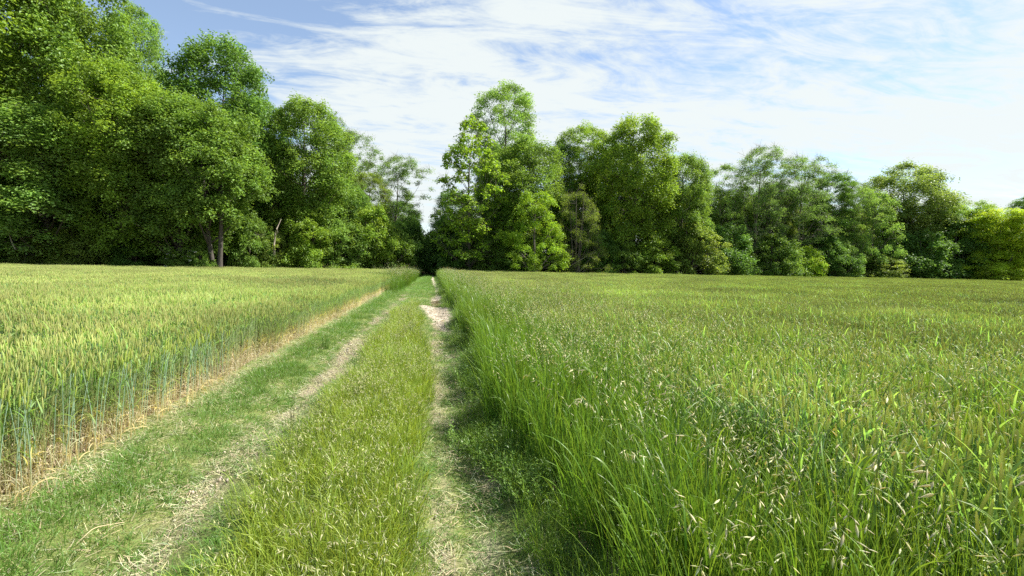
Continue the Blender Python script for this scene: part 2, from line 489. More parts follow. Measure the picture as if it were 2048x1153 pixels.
# ------------------------------------------------------------------ scattering of uncountable plants
def proto(mesh):
    o = bpy.data.objects.new(mesh.name, mesh)     # source geometry only, never linked to the scene
    return o
def scatter(name, protos, pts, rot, scl, idx, label, cat):
    me = bpy.data.meshes.new(name)
    n = len(pts)
    me.vertices.add(n); me.vertices.foreach_set('co', np.asarray(pts, np.float32).ravel())
    for nm, arr, tp, key in (('rot', rot, 'FLOAT_VECTOR', 'vector'), ('scl', scl, 'FLOAT_VECTOR', 'vector'), ('pick', idx, 'INT', 'value')):
        a = me.attributes.new(nm, tp, 'POINT')
        a.data.foreach_set(key, np.asarray(arr, np.int32 if tp == 'INT' else np.float32).ravel())
    o = bpy.data.objects.new(name, me); link(o)
    set_props(o, label, cat, kind='stuff')
    ng = bpy.data.node_groups.new(name + '_scatter', 'GeometryNodeTree')
    ng.interface.new_socket('Geometry', in_out='INPUT', socket_type='NodeSocketGeometry')
    ng.interface.new_socket('Geometry', in_out='OUTPUT', socket_type='NodeSocketGeometry')
    gi = ng.nodes.new('NodeGroupInput'); go = ng.nodes.new('NodeGroupOutput')
    jn = ng.nodes.new('GeometryNodeJoinGeometry')
    for p in protos:
        oi = ng.nodes.new('GeometryNodeObjectInfo')
        oi.transform_space = 'ORIGINAL'
        oi.inputs['Object'].default_value = p
        oi.inputs['As Instance'].default_value = False
        g2 = ng.nodes.new('GeometryNodeGeometryToInstance')
        ng.links.new(oi.outputs['Geometry'], g2.inputs[0])
        ng.links.new(g2.outputs[0], jn.inputs[0])
    ip = ng.nodes.new('GeometryNodeInstanceOnPoints')
    ng.links.new(gi.outputs[0], ip.inputs['Points'])
    ng.links.new(jn.outputs[0], ip.inputs['Instance'])
    ip.inputs['Pick Instance'].default_value = True
    def attr(nm, tp):
        a = ng.nodes.new('GeometryNodeInputNamedAttribute'); a.data_type = tp
        a.inputs['Name'].default_value = nm
        return a.outputs['Attribute']
    ng.links.new(attr('pick', 'INT'), ip.inputs['Instance Index'])
    e2r = ng.nodes.new('FunctionNodeEulerToRotation')
    ng.links.new(attr('rot', 'FLOAT_VECTOR'), e2r.inputs[0])
    ng.links.new(e2r.outputs[0], ip.inputs['Rotation'])
    ng.links.new(attr('scl', 'FLOAT_VECTOR'), ip.inputs['Scale'])
    ng.links.new(ip.outputs[0], go.inputs[0])
    md = o.modifiers.new('scatter', 'NODES'); md.node_group = ng
    return o
def in_view(x, y, near=7.0, a0=-64, a1=84):
    a = np.degrees(np.arctan2(x, y)); d = np.hypot(x, y)
    return ((a > a0) & (a < a1)) | (d < near)

# ------------------------------------------------------------------ wheat
EAR_PROF = [0.35, 0.85, 0.62, 1.0, 0.72, 1.02, 0.72, 1.0, 0.68, 0.92, 0.6, 0.78, 0.45, 0.5, 0.08]
def wheat_patch(name, n, w, l, edge=False, seed=0, h0=0.80, far=False, rows=True):
    rg = np.random.default_rng(seed)
    mb = MB()
    x = rg.uniform(-w / 2, w / 2, n); y = rg.uniform(-l / 2, l / 2, n)
    if rows:
        x = np.round(x / 0.125) * 0.125 + rg.normal(0, 0.022, n)
    H = h0 * (1 + rg.normal(0, 0.045, n))
    if edge:
        k = np.clip((x + w / 2) / w, 0, 1)          # 1 at the outer edge (+x)
        H = H * (1 - 0.20 * k * rg.uniform(0.2, 1.0, n))
    az = rg.uniform(0, 2 * np.pi, n)
    lean = np.abs(rg.normal(0, 0.05, n)); bend = np.abs(rg.normal(0.06, 0.06, n))
    if edge:
        az = np.where(rg.random(n) < 0.6, rg.normal(0, 0.8, n), az); lean = lean * 1.7
    stem0 = jit((0.54, 0.47, 0.27) if edge else (0.23, 0.24, 0.08), n, 0.2, rg)
    stem1 = jit((0.36, 0.45, 0.22) if edge else (0.22, 0.32, 0.2), n, 0.2, rg)
    nseg = 3 if far else 5
    t = np.linspace(0, 1, nseg + 1)
    th = lean[:, None] + bend[:, None] * t
    hx = np.concatenate([np.zeros((n, 1)), np.cumsum(np.sin(th[:, 1:]) * H[:, None] / nseg, 1)], 1)
    hz = np.concatenate([np.zeros((n, 1)), np.cumsum(np.cos(th[:, 1:]) * H[:, None] / nseg, 1)], 1)
    P = np.stack([x[:, None] + hx * np.cos(az)[:, None], y[:, None] + hx * np.sin(az)[:, None], hz - 0.03], -1)
    k = np.clip((hz / H[:, None] - (rg.uniform(0.05, 0.38, n)[:, None] if edge else 0.12)) / 0.35, 0, 1)[..., None]
    C = stem0[:, None, :] * (1 - k) + stem1[:, None, :] * k
    tubes(mb, P, np.full((n, nseg + 1), 0.0027 if edge else 0.0021) * (1.15 - 0.35 * t), 3, C)
    # ears
    ax = P[:, -1] - P[:, -2]; ax = ax / np.linalg.norm(ax, axis=1, keepdims=True) + rg.normal(0, 0.10, (n, 3)) * [1, 1, 0]
    ec = jit((0.345, 0.395, 0.125), n, 0.22, rg)
    ec2 = jit((0.435, 0.465, 0.175), n, 0.2, rg)
    prof = [0.4, 1.0, 0.9, 0.75, 0.1] if far else EAR_PROF
    ear_l = rg.uniform(0.075, 0.105, n)
    spindles(mb, P[:, -1], ax, ear_l, np.full(n, 0.0064 if not far else 0.0085), prof, 4 if far else 5, ec, ec2, flat=0.75)
    # leaves
    def leaves(frac, hf, length, lean_l, bend_l, wid, c0, c1, ns=5):
        m = rg.random(n) < frac
        k = m.sum()
        f = hf + rg.normal(0, 0.06, k)
        f = np.clip(f, 0.04, 0.97)
        ii = np.clip((f * nseg).astype(int), 0, nseg - 1); fr = (f * nseg - ii)[:, None]
        Q = P[m]
        b = Q[np.arange(k), ii] * (1 - fr) + Q[np.arange(k), ii + 1] * fr
        ribbons(mb, b, rg.uniform(0, 2 * np.pi, k), length * rg.uniform(0.7, 1.25, k), rg.normal(lean_l, 0.15, k), rg.normal(bend_l, 0.5, k),
                wid * rg.uniform(0.75, 1.2, k), ns, jit(c0, k, 0.22, rg), jit(c1, k, 0.25, rg), roll=rg.normal(0, 0.5, k))
    green0, green1 = (0.15, 0.28, 0.06), (0.26, 0.38, 0.07)
    if far:
        leaves(0.9, 0.86, 0.19, 0.45, 0.9, 0.012, green0, green1, 3)
        leaves(0.6, 0.62, 0.22, 0.45, 1.2, 0.012, green0, green1, 3)
    elif edge:
        leaves(0.6, 0.84, 0.18, 0.40, 0.9, 0.011, green0, green1)
        leaves(0.35, 0.58, 0.20, 0.45, 1.2, 0.011, green0, (0.27, 0.32, 0.06))
        leaves(0.35, 0.36, 0.20, 0.5, 1.6, 0.009, (0.36, 0.34, 0.08), (0.48, 0.42, 0.12))
    else:
        leaves(0.95, 0.86, 0.20, 0.40, 0.9, 0.012, green0, green1)
        leaves(0.9, 0.62, 0.24, 0.45, 1.3, 0.012, green0, green1)
        leaves(0.6, 0.40, 0.22, 0.5, 1.6, 0.010, (0.13, 0.2, 0.06), (0.2, 0.22, 0.06))
    if edge:
        leaves(0.8, 0.24, 0.15, 0.7, 1.9, 0.007, (0.50, 0.46, 0.29), (0.56, 0.51, 0.35))
        leaves(0.9, 0.10, 0.13, 0.8, 1.6, 0.006, (0.48, 0.43, 0.29), (0.57, 0.51, 0.37))
        # tillers that died off and stay as short straw
        q = int(n * 0.55)
        bx = np.stack([rg.uniform(0.0, w / 2 + 0.06, q), rg.uniform(-l / 2, l / 2, q), np.full(q, -0.02)], -1)
        ribbons(mb, bx, rg.uniform(0, 2 * np.pi, q), rg.uniform(0.12, 0.34, q), np.abs(rg.normal(0.15, 0.25, q)), rg.uniform(0, 1.6, q), np.full(q, 0.006), 5,
                jit((0.49, 0.44, 0.29), q, 0.3, rg), jit((0.58, 0.53, 0.38), q, 0.3, rg), roll=rg.normal(0, 0.6, q), pw=2.0)
    return mb.mesh(name, MAT_WHEAT)

wheat_near = [proto(wheat_patch('wheat_patch', 310, 1.0, 1.0, seed=s)) for s in (1, 2, 3, 4)]
wheat_edge = [proto(wheat_patch('wheat_edge_patch', 200, 0.5, 1.0, edge=True, seed=s, rows=False)) for s in (11, 12, 13)]
wheat_far = [proto(wheat_patch('wheat_far_patch', 560, 2.0, 2.0, far=True, seed=s)) for s in (21, 22, 23)]

def field(name, side, label):
    protos = wheat_near + wheat_edge + wheat_far
    P, Rr, S, I = [], [], [], []
    def put(x, y, rz, sc, i):
        P.append((x, y, float(gz(x, y)))); Rr.append((rj.gauss(0, 0.03) + 0.26 * (float(fnoise(x * 0.3, y * 0.3, 51)) - 0.5), rj.gauss(0, 0.03) + 0.26 * (float(fnoise(x * 0.3, y * 0.3, 52)) - 0.5), rz)); S.append(sc); I.append(i)
    sgn = -1 if side == 'l' else 1
    x0 = EDGE_L - 0.5 if side == 'l' else EDGE_R + 1.25
    rj = random.Random(5 if side == 'l' else 6)
    # joined order in the node tree: first linked shows last, so pick by blocks of reversed order
    nn, ne, nf = len(wheat_near), len(wheat_edge), len(wheat_far)
    total = nn + ne + nf
    near_i = [total - 1 - k for k in range(nn)]
    edge_i = [total - 1 - nn - k for k in range(ne)]
    far_i = [total - 1 - nn - ne - k for k in range(nf)]
    if side == 'l':
        y = -1.5
        while y < 44:
            if rim_dist(EDGE_L, y) > 1:
                put(EDGE_L - 0.27 + rj.uniform(-0.16, 0.06), y, 0.0, (1, rj.choice((-1, 1)), rj.uniform(0.88, 1.06)), rj.choice(edge_i))
            y += 0.95
    # 1 m patches near the camera, 2 m patches beyond
    def cell(cx, cy, size):
        if not in_view(cx, cy, 5): return
        if rim_dist(cx, cy) < 2.2: return
        rz = rj.choice((0, math.pi)) + rj.uniform(-0.05, 0.05)
        s = rj.uniform(0.96, 1.05)
        hz = s * (0.92 + 0.17 * float(fnoise(cx * 0.25, cy * 0.25, 44)))
        put(cx + rj.uniform(-0.04, 0.04), cy + rj.uniform(-0.04, 0.04), rz, (1.03 * rj.choice((-1, 1)), 1.03, hz), rj.choice(near_i if size == 1 else far_i))
    NEAR = 18
    for i in range(0, 70):
        for j in range(-1, 66):
            gx = x0 + sgn * (2 * i + 1); gy = 2 * j
            if math.hypot(gx, gy) < NEAR:
                for a in (-0.5, 0.5):
                    for b in (-0.5, 0.5):
                        cell(gx + a, gy + b, 1)
            else:
                cell(gx, gy, 2)
    return scatter(name, protos, P, Rr, S, I, label, 'wheat field')
field('wheat', 'l', 'green ripening wheat with straw-coloured feet on the left of the track')
field('wheat', 'r', 'yellow-green wheat behind the tall grass on the right of the track')

# ------------------------------------------------------------------ grasses
def spikelets(mb, P, n_sp, rg, size, c0, c1, droop=0.9, r_in=0.0, start=0.55):
    """flattened oat-like spikelets hung on fine stalks along the top of each culm; P (n,k,3)"""
    n, k, _ = P.shape
    for j in range(n_sp):
        f = start + (1 - start) * (j + rg.uniform(0, 0.8, n)) / n_sp
        f = np.clip(f, 0, 0.999) * (k - 1)
        ii = f.astype(int); fr = (f - ii)[:, None]
        b = P[np.arange(n), ii] * (1 - fr) + P[np.arange(n), ii + 1] * fr
        a = rg.uniform(0, 2 * np.pi, n); L = rg.uniform(0.012, 0.055, n) * (1.2 - f / k)[:]
        tip = b + np.stack([np.cos(a) * L, np.sin(a) * L, rg.uniform(-0.3, 0.9, n) * L], -1)
        mid = (b + tip) / 2 + np.array([0, 0, 0.006])
        tubes(mb, np.stack([b, mid, tip], 1), np.full((n, 3), 0.0007), 3, np.asarray(c0) * 0.8)
        ax = np.stack([np.cos(a), np.sin(a), -droop * rg.uniform(0.2, 1.4, n)], -1)
        s = size * rg.uniform(0.75, 1.25, n)
        spindles(mb, tip, ax, s, s * 0.13, [0.25, 0.9, 1.0, 0.6, 0.1], 4, jit(c0, n, 0.2, rg), jit(c1, n, 0.2, rg), flat=0.5)

def clump(name, seed, nb, rad, hmin, hmax, wid, c0, c1, lean=0.12, bend=0.9, nseg=6, culms=0, culm_h=1.0, sp=7, sp_size=0.024, mat=None, culm_bend=0.9, broad=0, sc=((0.50, 0.53, 0.27), (0.70, 0.70, 0.50))):
    rg = np.random.default_rng(seed)
    mb = MB()
    a = rg.uniform(0, 2 * np.pi, nb); r = rad * np.sqrt(rg.random(nb))
    b = np.stack([r * np.cos(a), r * np.sin(a), np.full(nb, -0.03)], -1)
    az = a + rg.normal(0, 1.1, nb)
    L = rg.uniform(hmin, hmax, nb)
    ribbons(mb, b, az, L, np.abs(rg.normal(lean, lean, nb)), np.abs(rg.normal(bend, bend * 0.6, nb)), wid * rg.uniform(0.6, 1.3, nb), nseg,
            jit(c0, nb, 0.28, rg), jit(c1, nb, 0.28, rg), roll=rg.normal(0, 0.7, nb), pw=1.8)
    if broad:
        a = rg.uniform(0, 2 * np.pi, broad); r = rad * np.sqrt(rg.random(broad))
        b = np.stack([r * np.cos(a), r * np.sin(a), rg.uniform(0.0, 0.72, broad) * hmax], -1)
        ribbons(mb, b, a, rg.uniform(0.16, 0.42, broad) * hmax, np.abs(rg.normal(0.18, 0.1, broad)), rg.uniform(0.7, 1.7, broad), wid * rg.uniform(0.9, 1.6, broad), nseg + 1,
                jit(c0, broad, 0.25, rg), jit(np.asarray(c1) * 1.05, broad, 0.25, rg), roll=rg.normal(0, 0.5, broad), pw=2.0)
    if culms:
        a = rg.uniform(0, 2 * np.pi, culms)
        r = rad * np.sqrt(rg.random(culms))
        b = np.stack([r * np.cos(a), r * np.sin(a), np.full(culms, -0.03)], -1)
        H = culm_h * rg.uniform(0.75, 1.12, culms)
        k = 9; t = np.linspace(0, 1, k)
        th = np.abs(rg.normal(0.06, 0.05, culms))[:, None] + np.abs(rg.normal(culm_bend, 0.4, culms))[:, None] * t[None, :] ** 3
        hx = np.concatenate([np.zeros((culms, 1)), np.cumsum(np.sin(th[:, 1:]) * H[:, None] / (k - 1), 1)], 1)
        hz = np.concatenate([np.zeros((culms, 1)), np.cumsum(np.cos(th[:, 1:]) * H[:, None] / (k - 1), 1)], 1)
        P = np.stack([b[:, :1] + hx * np.cos(a)[:, None], b[:, 1:2] + hx * np.sin(a)[:, None], hz], -1)
        tubes(mb, P, np.full((culms, k), 0.0016) * (1.2 - 0.7 * t), 3, jit((0.14, 0.22, 0.05), culms, 0.2, rg))
        spikelets(mb, P, sp, rg, sp_size, sc[0], sc[1], start=0.72)
    return mb.mesh(name, mat or MAT_GRASS)

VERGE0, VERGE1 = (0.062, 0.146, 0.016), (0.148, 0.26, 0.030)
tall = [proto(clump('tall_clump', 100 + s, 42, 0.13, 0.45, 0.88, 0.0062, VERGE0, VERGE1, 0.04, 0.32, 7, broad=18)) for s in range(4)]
tall_sp = [proto(clump('tall_seeding_clump', 120 + s, 30, 0.12, 0.40, 0.80, 0.006, VERGE0, VERGE1, 0.04, 0.35, 7, broad=13, culms=5, culm_h=0.96, culm_bend=0.7)) for s in range(4)]
mid = [proto(clump('mid_clump', 140 + s, 32, 0.10, 0.14, 0.34, 0.005, (0.14, 0.225, 0.026), (0.285, 0.385, 0.055), 0.2, 0.9, 5)) for s in range(3)]
mid_sp = [proto(clump('mid_seeding_clump', 150 + s, 22, 0.10, 0.14, 0.34, 0.005, (0.14, 0.225, 0.026), (0.285, 0.385, 0.055), 0.2, 0.9, 5, culms=4, culm_h=0.40, sp=5, sp_size=0.021, culm_bend=0.8, sc=((0.46, 0.50, 0.22), (0.62, 0.62, 0.40)))) for s in range(3)]
short = [proto(clump('short_clump', 160 + s, 34, 0.09, 0.05, 0.15, 0.0042, (0.085, 0.17, 0.03), (0.14, 0.28, 0.05), 0.55, 0.9, 4)) for s in range(4)]
tiny = [proto(clump('tiny_clump', 170 + s, 22, 0.08, 0.02, 0.07, 0.0040, (0.15, 0.20, 0.06), (0.24, 0.31, 0.10), 0.8, 0.8, 3)) for s in range(3)]
straw = []
for s in range(4):
    rg = np.random.default_rng(180 + s); mb = MB(); n = 34
    b = np.stack([rg.uniform(-0.14, 0.14, n), rg.uniform(-0.14, 0.14, n), rg.uniform(0.0, 0.02, n)], -1)
    ribbons(mb, b, rg.uniform(0, 2 * np.pi, n), rg.uniform(0.03, 0.10, n), rg.normal(1.45, 0.15, n), rg.normal(0.05, 0.25, n), rg.uniform(0.002, 0.0045, n), 4,
            jit((0.34, 0.31, 0.18), n, 0.4, rg), jit((0.42, 0.385, 0.25), n, 0.4, rg), roll=rg.normal(0, 0.3, n), shape='even')
    straw.append(proto(mb.mesh('straw_clump', MAT_STRAW)))
weeds = []
for s in range(3):                               # small-leaved herbs at the foot of the tall grass
    rg = np.random.default_rng(190 + s); mb = MB(); ns_ = 14
    a = rg.uniform(0, 2 * np.pi, ns_); r = 0.11 * np.sqrt(rg.random(ns_))
    b = np.stack([r * np.cos(a), r * np.sin(a), np.full(ns_, -0.02)], -1)
    P, th = ribbons(mb, b, a, rg.uniform(0.12, 0.28, ns_), 0.15, rg.uniform(0.1, 0.7, ns_), 0.0025, 6, (0.08, 0.14, 0.03), (0.12, 0.2, 0.04), shape='even')
    for j in range(2, 7):
        for q in range(2):
            ribbons(mb, P[:, j], rg.uniform(0, 2 * np.pi, ns_), rg.uniform(0.02, 0.042, ns_), rg.normal(0.9, 0.3, ns_), 0.6, rg.uniform(0.007, 0.012, ns_), 2, jit((0.10, 0.19, 0.03), ns_, 0.3, rg), jit((0.19, 0.31, 0.05), ns_, 0.3, rg), shape='leaf')
    weeds.append(proto(mb.mesh('weed_clump', MAT_GRASS)))

def sample(x0, x1, y0, y1, dens, prob, seed):
    """random points with a density per square metre, thinned by a mask, thinner far away"""
    rg = np.random.default_rng(seed)
    n = int((x1 - x0) * (y1 - y0) * dens)
    x = rg.uniform(x0, x1, n); y = rg.uniform(y0, y1, n)
    k = rg.random(n) < prob(x, y)
    return x[k], y[k]
def spread(name, protos, bands, label, cat, seed, smin=0.8, smax=1.2, tilt=0.12, hfun=None, near0=0.55):
    rg = np.random.default_rng(seed)
    X, Y, S = [], [], []
    for (x0, x1, y0, y1, dens, grow, prob) in bands:
        x, y = sample(x0, x1, y0, y1, dens, prob, int(rg.integers(1e9)))
        k = in_view(x, y, 4) & (np.hypot(x, y) > near0)
        X.append(x[k]); Y.append(y[k]); S.append(np.full(k.sum(), grow))
    X, Y, S = map(np.concatenate, (X, Y, S))
    n = len(X)
    s = rg.uniform(smin, smax, n)
    h = hfun(X, Y) if hfun else 1.0
    scl = np.stack([s * S, s * S, s * h * S ** 0.3], -1)
    rot = np.stack([rg.normal(0, tilt, n), rg.normal(0, tilt, n), rg.uniform(0, 2 * np.pi, n)], -1)
    pts = np.stack([X, Y, gz(X, Y) + 0.008], -1)
    return scatter(name, protos, pts, rot, scl, rg.integers(0, len(protos), n), label, cat)

# right verge: tall grass, densest along the track, thinning into the wheat
def edge_r(y): return EDGE_R + 0.10 * np.sin(y * 0.9) + 0.08 * np.sin(y * 2.3 + 1) + 0.12 * (fnoise(y * 0.7, y * 0 + 3, 61) - 0.5) + 0.05 + 0.22 * np.exp(-((y - 15) / 3.2) ** 4)
def p_verge(x, y):
    e = x - edge_r(y)
    w = np.interp(y, [0, 4, 8, 20, 50], [5.0, 4.2, 2.6, 1.8, 1.5])
    return ss(e, 0.10, 0.18) * (1 - ss(e, w * 0.62, w * 1.35) * 0.97)
def h_verge(x, y):
    e = x - edge_r(y)
    return (0.80 + 0.22 * ss(e, 0.0, 0.25)) * (0.86 + 0.28 * fnoise(x * 0.8, y * 0.8, 71))
B = [(0.4, 6.5, -1.2, 9, 46, 1.0, p_verge), (0.4, 4.2, 9, 22, 34, 1.15, p_verge), (0.4, 4.0, 22, 67, 17, 1.5, p_verge)]
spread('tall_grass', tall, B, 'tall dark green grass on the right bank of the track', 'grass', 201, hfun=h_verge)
def p_sp(x, y): return p_verge(x, y) * ss(x - edge_r(y), 0.1, 0.6) * ss(fnoise(x * 0.9, y * 0.6, 81), 0.30, 0.62)
def p_oat(x, y):
    e = x - edge_r(y)
    return ss(e, 0.2, 0.9) * (1 - ss(e, 3.5, 9.0)) * 0.9 * ss(fnoise(x * 0.6, y * 0.6, 91), 0.34, 0.7)
B = [(0.4, 5.5, -1.2, 9, 21, 1.0, p_sp), (0.4, 4.2, 9, 22, 20, 1.1, p_sp), (0.4, 3.6, 22, 67, 19, 1.3, p_sp), (1.0, 11.0, -1.0, 14, 10, 1.0, p_oat), (1.0, 6.0, 14, 40, 4, 1.1, p_oat)]
spread('seeding_grass', tall_sp, B, 'brome grass with pale drooping seed heads above the right bank', 'grass', 202, smin=0.88, smax=1.15, near0=1.35, hfun=lambda x, y: 0.80 + 0.22 * ss(x - edge_r(y), 0, 0.7) + 0.1 * fnoise(x, y, 5))
# herbs at the foot of the bank
def p_foot(x, y):
    e = x - edge_r(y)
    return ss(e, -0.24, -0.08) * (1 - ss(e, 0.05, 0.2)) * 0.7 * ss(fnoise(x * 1.5, y * 1.1, 33), 0.15, 0.45)
spread('weeds', weeds, [(0.2, 1.4, 0.6, 9, 65, 0.9, p_foot), (0.2, 1.4, 9, 24, 30, 1.1, p_foot)], 'small-leaved weeds at the foot of the right grass bank', 'weeds', 203, smin=0.7, smax=1.25)
footg = [proto(clump('foot_clump', 195 + s, 40, 0.10, 0.10, 0.26, 0.0042, (0.10, 0.20, 0.024), (0.20, 0.33, 0.045), 0.2, 0.8, 5)) for s in range(3)]
def p_fg(x, y):
    e = x - edge_r(y)
    return ss(e, -0.22, -0.06) * (1 - ss(e, 0.15, 0.4)) * ss(fnoise(x * 1.3, y * 0.9, 35), 0.2, 0.5)
spread('bank_foot_grass', footg, [(0.2, 1.4, 0.6, 9, 130, 1.0, p_fg), (0.2, 1.4, 9, 30, 60, 1.3, p_fg)], 'low fresh grass along the foot of the right bank', 'grass', 213)
# centre strip
def strip_edges(y):
    l = -1.06 + 0.10 * np.sin(y * 1.1) + 0.06 * np.sin(y * 2.7) - 0.05
    r = -0.06 + 0.05 * np.sin(y * 0.9 + 2) + 0.03 * np.sin(y * 3.1) - 0.28 * ss(y, 8.5, 12) - 0.25 * ss(y, 13, 17)
    return l, r
def p_strip(x, y):
    l, r = strip_edges(y)
    return (1 - sand_mask(x, y)) ** 2 * ss(x, l - 0.10, l + 0.22) * (1 - ss(x, r - 0.16, r + 0.05)) * (1 - ss(y, 15.5, 21) * 0.93)
def h_strip(x, y): return (0.75 + 0.5 * fnoise(x * 1.6, y * 1.6, 15)) * (1 - 0.5 * ss(y, 9, 20))
B = [(-1.5, 0.2, 0.9, 8, 150, 1.0, p_strip), (-1.5, 0.2, 8, 22, 85, 1.2, p_strip)]
spread('strip_grass', mid, B, 'yellow-green grass on the strip between the two ruts', 'grass', 204, hfun=h_strip)
def p_strip_sp(x, y): return p_strip(x, y) * (0.25 + 0.75 * ss(fnoise(x * 1.3, y * 0.9, 17), 0.35, 0.6))
B = [(-1.5, 0.2, 0.9, 8, 42, 1.0, p_strip_sp), (-1.5, 0.2, 8, 20, 42, 1.15, p_strip_sp)]
spread('strip_brome', mid_sp, B, 'pale seed heads of low brome on the strip between the ruts', 'grass', 205, hfun=h_strip)
# short turf of the track
def p_turf(x, y):
    l, r = strip_edges(y)
    k = 1 - wear(x, y)
    s = 1 - sand_mask(x, y)
    wheat = ss(x, EDGE_L - 0.05, EDGE_L + 0.22)
    n = fnoise(x * 1.7, y * 1.7, 19)
    return np.clip(k * 1.1, 0, 1) ** 1.6 * s ** 2 * wheat * (0.35 + 0.65 * ss(n, 0.25, 0.5)) * (1 - ss(x - edge_r(y), 0.0, 0.3))
def h_turf(x, y):
    return 0.55 + 0.75 * np.exp(-((x + 2.25) / 0.35) ** 2) * (0.5 + fnoise(x * 2, y * 2, 23)) + 0.5 * ss(y, 20, 40) * (np.abs(x + 0.7) < 0.45)
B = [(-2.8, 0.9, 1.2, 8, 210, 1.0, p_turf), (-2.8, 0.9, 8, 22, 110, 1.25, p_turf), (-2.8, 0.9, 22, 72, 45, 1.9, p_turf)]
spread('turf', short, B, 'short fresh grass of the left verge and the track', 'grass', 206, hfun=h_turf)
def p_thin(x, y):
    s = 1 - 0.9 * sand_mask(x, y)
    return s ** 2 * ss(x, EDGE_L, EDGE_L + 0.2) * 0.85 * ss(fnoise(x * 2.5, y * 2.5, 29), 0.3, 0.55) * (1 - ss(x - edge_r(y), 0.0, 0.3))
B = [(-2.6, 0.8, 1.2, 8, 300, 1.0, p_thin), (-2.6, 0.8, 8, 24, 150, 1.3, p_thin), (-2.6, 0.8, 24, 70, 40, 2.0, p_thin)]
spread('thin_turf', tiny, B, 'thin trampled grass in the ruts of the track', 'grass', 207)
def p_straw(x, y):
    k = wear(x, y)
    ed = np.exp(-((x - EDGE_L - 0.05) / 0.12) ** 2)
    return np.clip(k * 0.85 + ed * 0.9 + 0.16, 0, 1) * (1 - 0.8 * sand_mask(x, y)) * (1 - ss(x - edge_r(y), 0.0, 0.3))
B = [(-2.9, 0.8, 1.2, 8, 120, 1.0, p_straw), (-2.9, 0.8, 8, 26, 50, 1.3, p_straw)]
spread('straw', straw, B, 'dry trampled straw lying in the ruts of the track', 'straw', 208, tilt=0.05)
clods = []
for s_ in range(3):                              # crumbs of dry earth
    rg = np.random.default_rng(230 + s_); mb = MB(); n = 12
    b = np.stack([rg.uniform(-0.12, 0.12, n), rg.uniform(-0.12, 0.12, n), np.full(n, -0.004)], -1)
    s2 = rg.uniform(0.006, 0.022, n)
    spindles(mb, b, np.array([0, 0, 1.0]) + rg.normal(0, 0.3, (n, 3)), s2, s2 * 0.65, [0.7, 1.0, 0.85, 0.2], 5, jit((0.33, 0.28, 0.2), n, 0.25, rg), jit((0.40, 0.34, 0.25), n, 0.25, rg), flat=0.8)
    clods.append(proto(mb.mesh('clod_clump', MAT_STRAW)))
def p_clod(x, y): return np.clip(wear(x, y) * 0.7 + sand_mask(x, y), 0, 1)
spread('earth_crumbs', clods, [(-2.2, 0.8, 1.2, 8, 40, 1.0, p_clod), (-2.2, 0.8, 8, 24, 30, 1.6, p_clod)], 'crumbs of dry earth lying in the ruts', 'soil', 214)
# rough grass where the fields meet the wood, and on the left bank far along the track
def p_rim(x, y):
    d = rim_dist(x, y)
    return ss(d, -0.6, 0.2) * (1 - ss(d, 2.2, 3.4)) * (1 - (x > -2.4) * (x < 0.6))
def p_lbank(x, y): return ss(y, 26, 40) * ss(x, -4.2, -3.2) * (1 - ss(x, -2.1, -1.7)) * (rim_dist(x, y) > -1)
B = [(-75, 130, 25, 110, 3.4, 1.6, p_rim), (-4.2, -1.6, 24, 67, 22, 1.4, p_lbank)]
spread('rough_grass', tall + tall_sp, B, 'rough grass between the far end of the wheat and the wood', 'grass', 209, hfun=lambda x, y: 0.6 + 0.9 * fnoise(x * 0.4, y * 0.4, 37))

# ------------------------------------------------------------------ trees
def quad_curve(a, b, sag, k):
    t = np.linspace(0, 1, k)[None, :, None]
    m = (a + b) / 2 + sag
    return (1 - t) ** 2 * a[:, None] + 2 * t * (1 - t) * m[:, None] + t ** 2 * b[:, None]

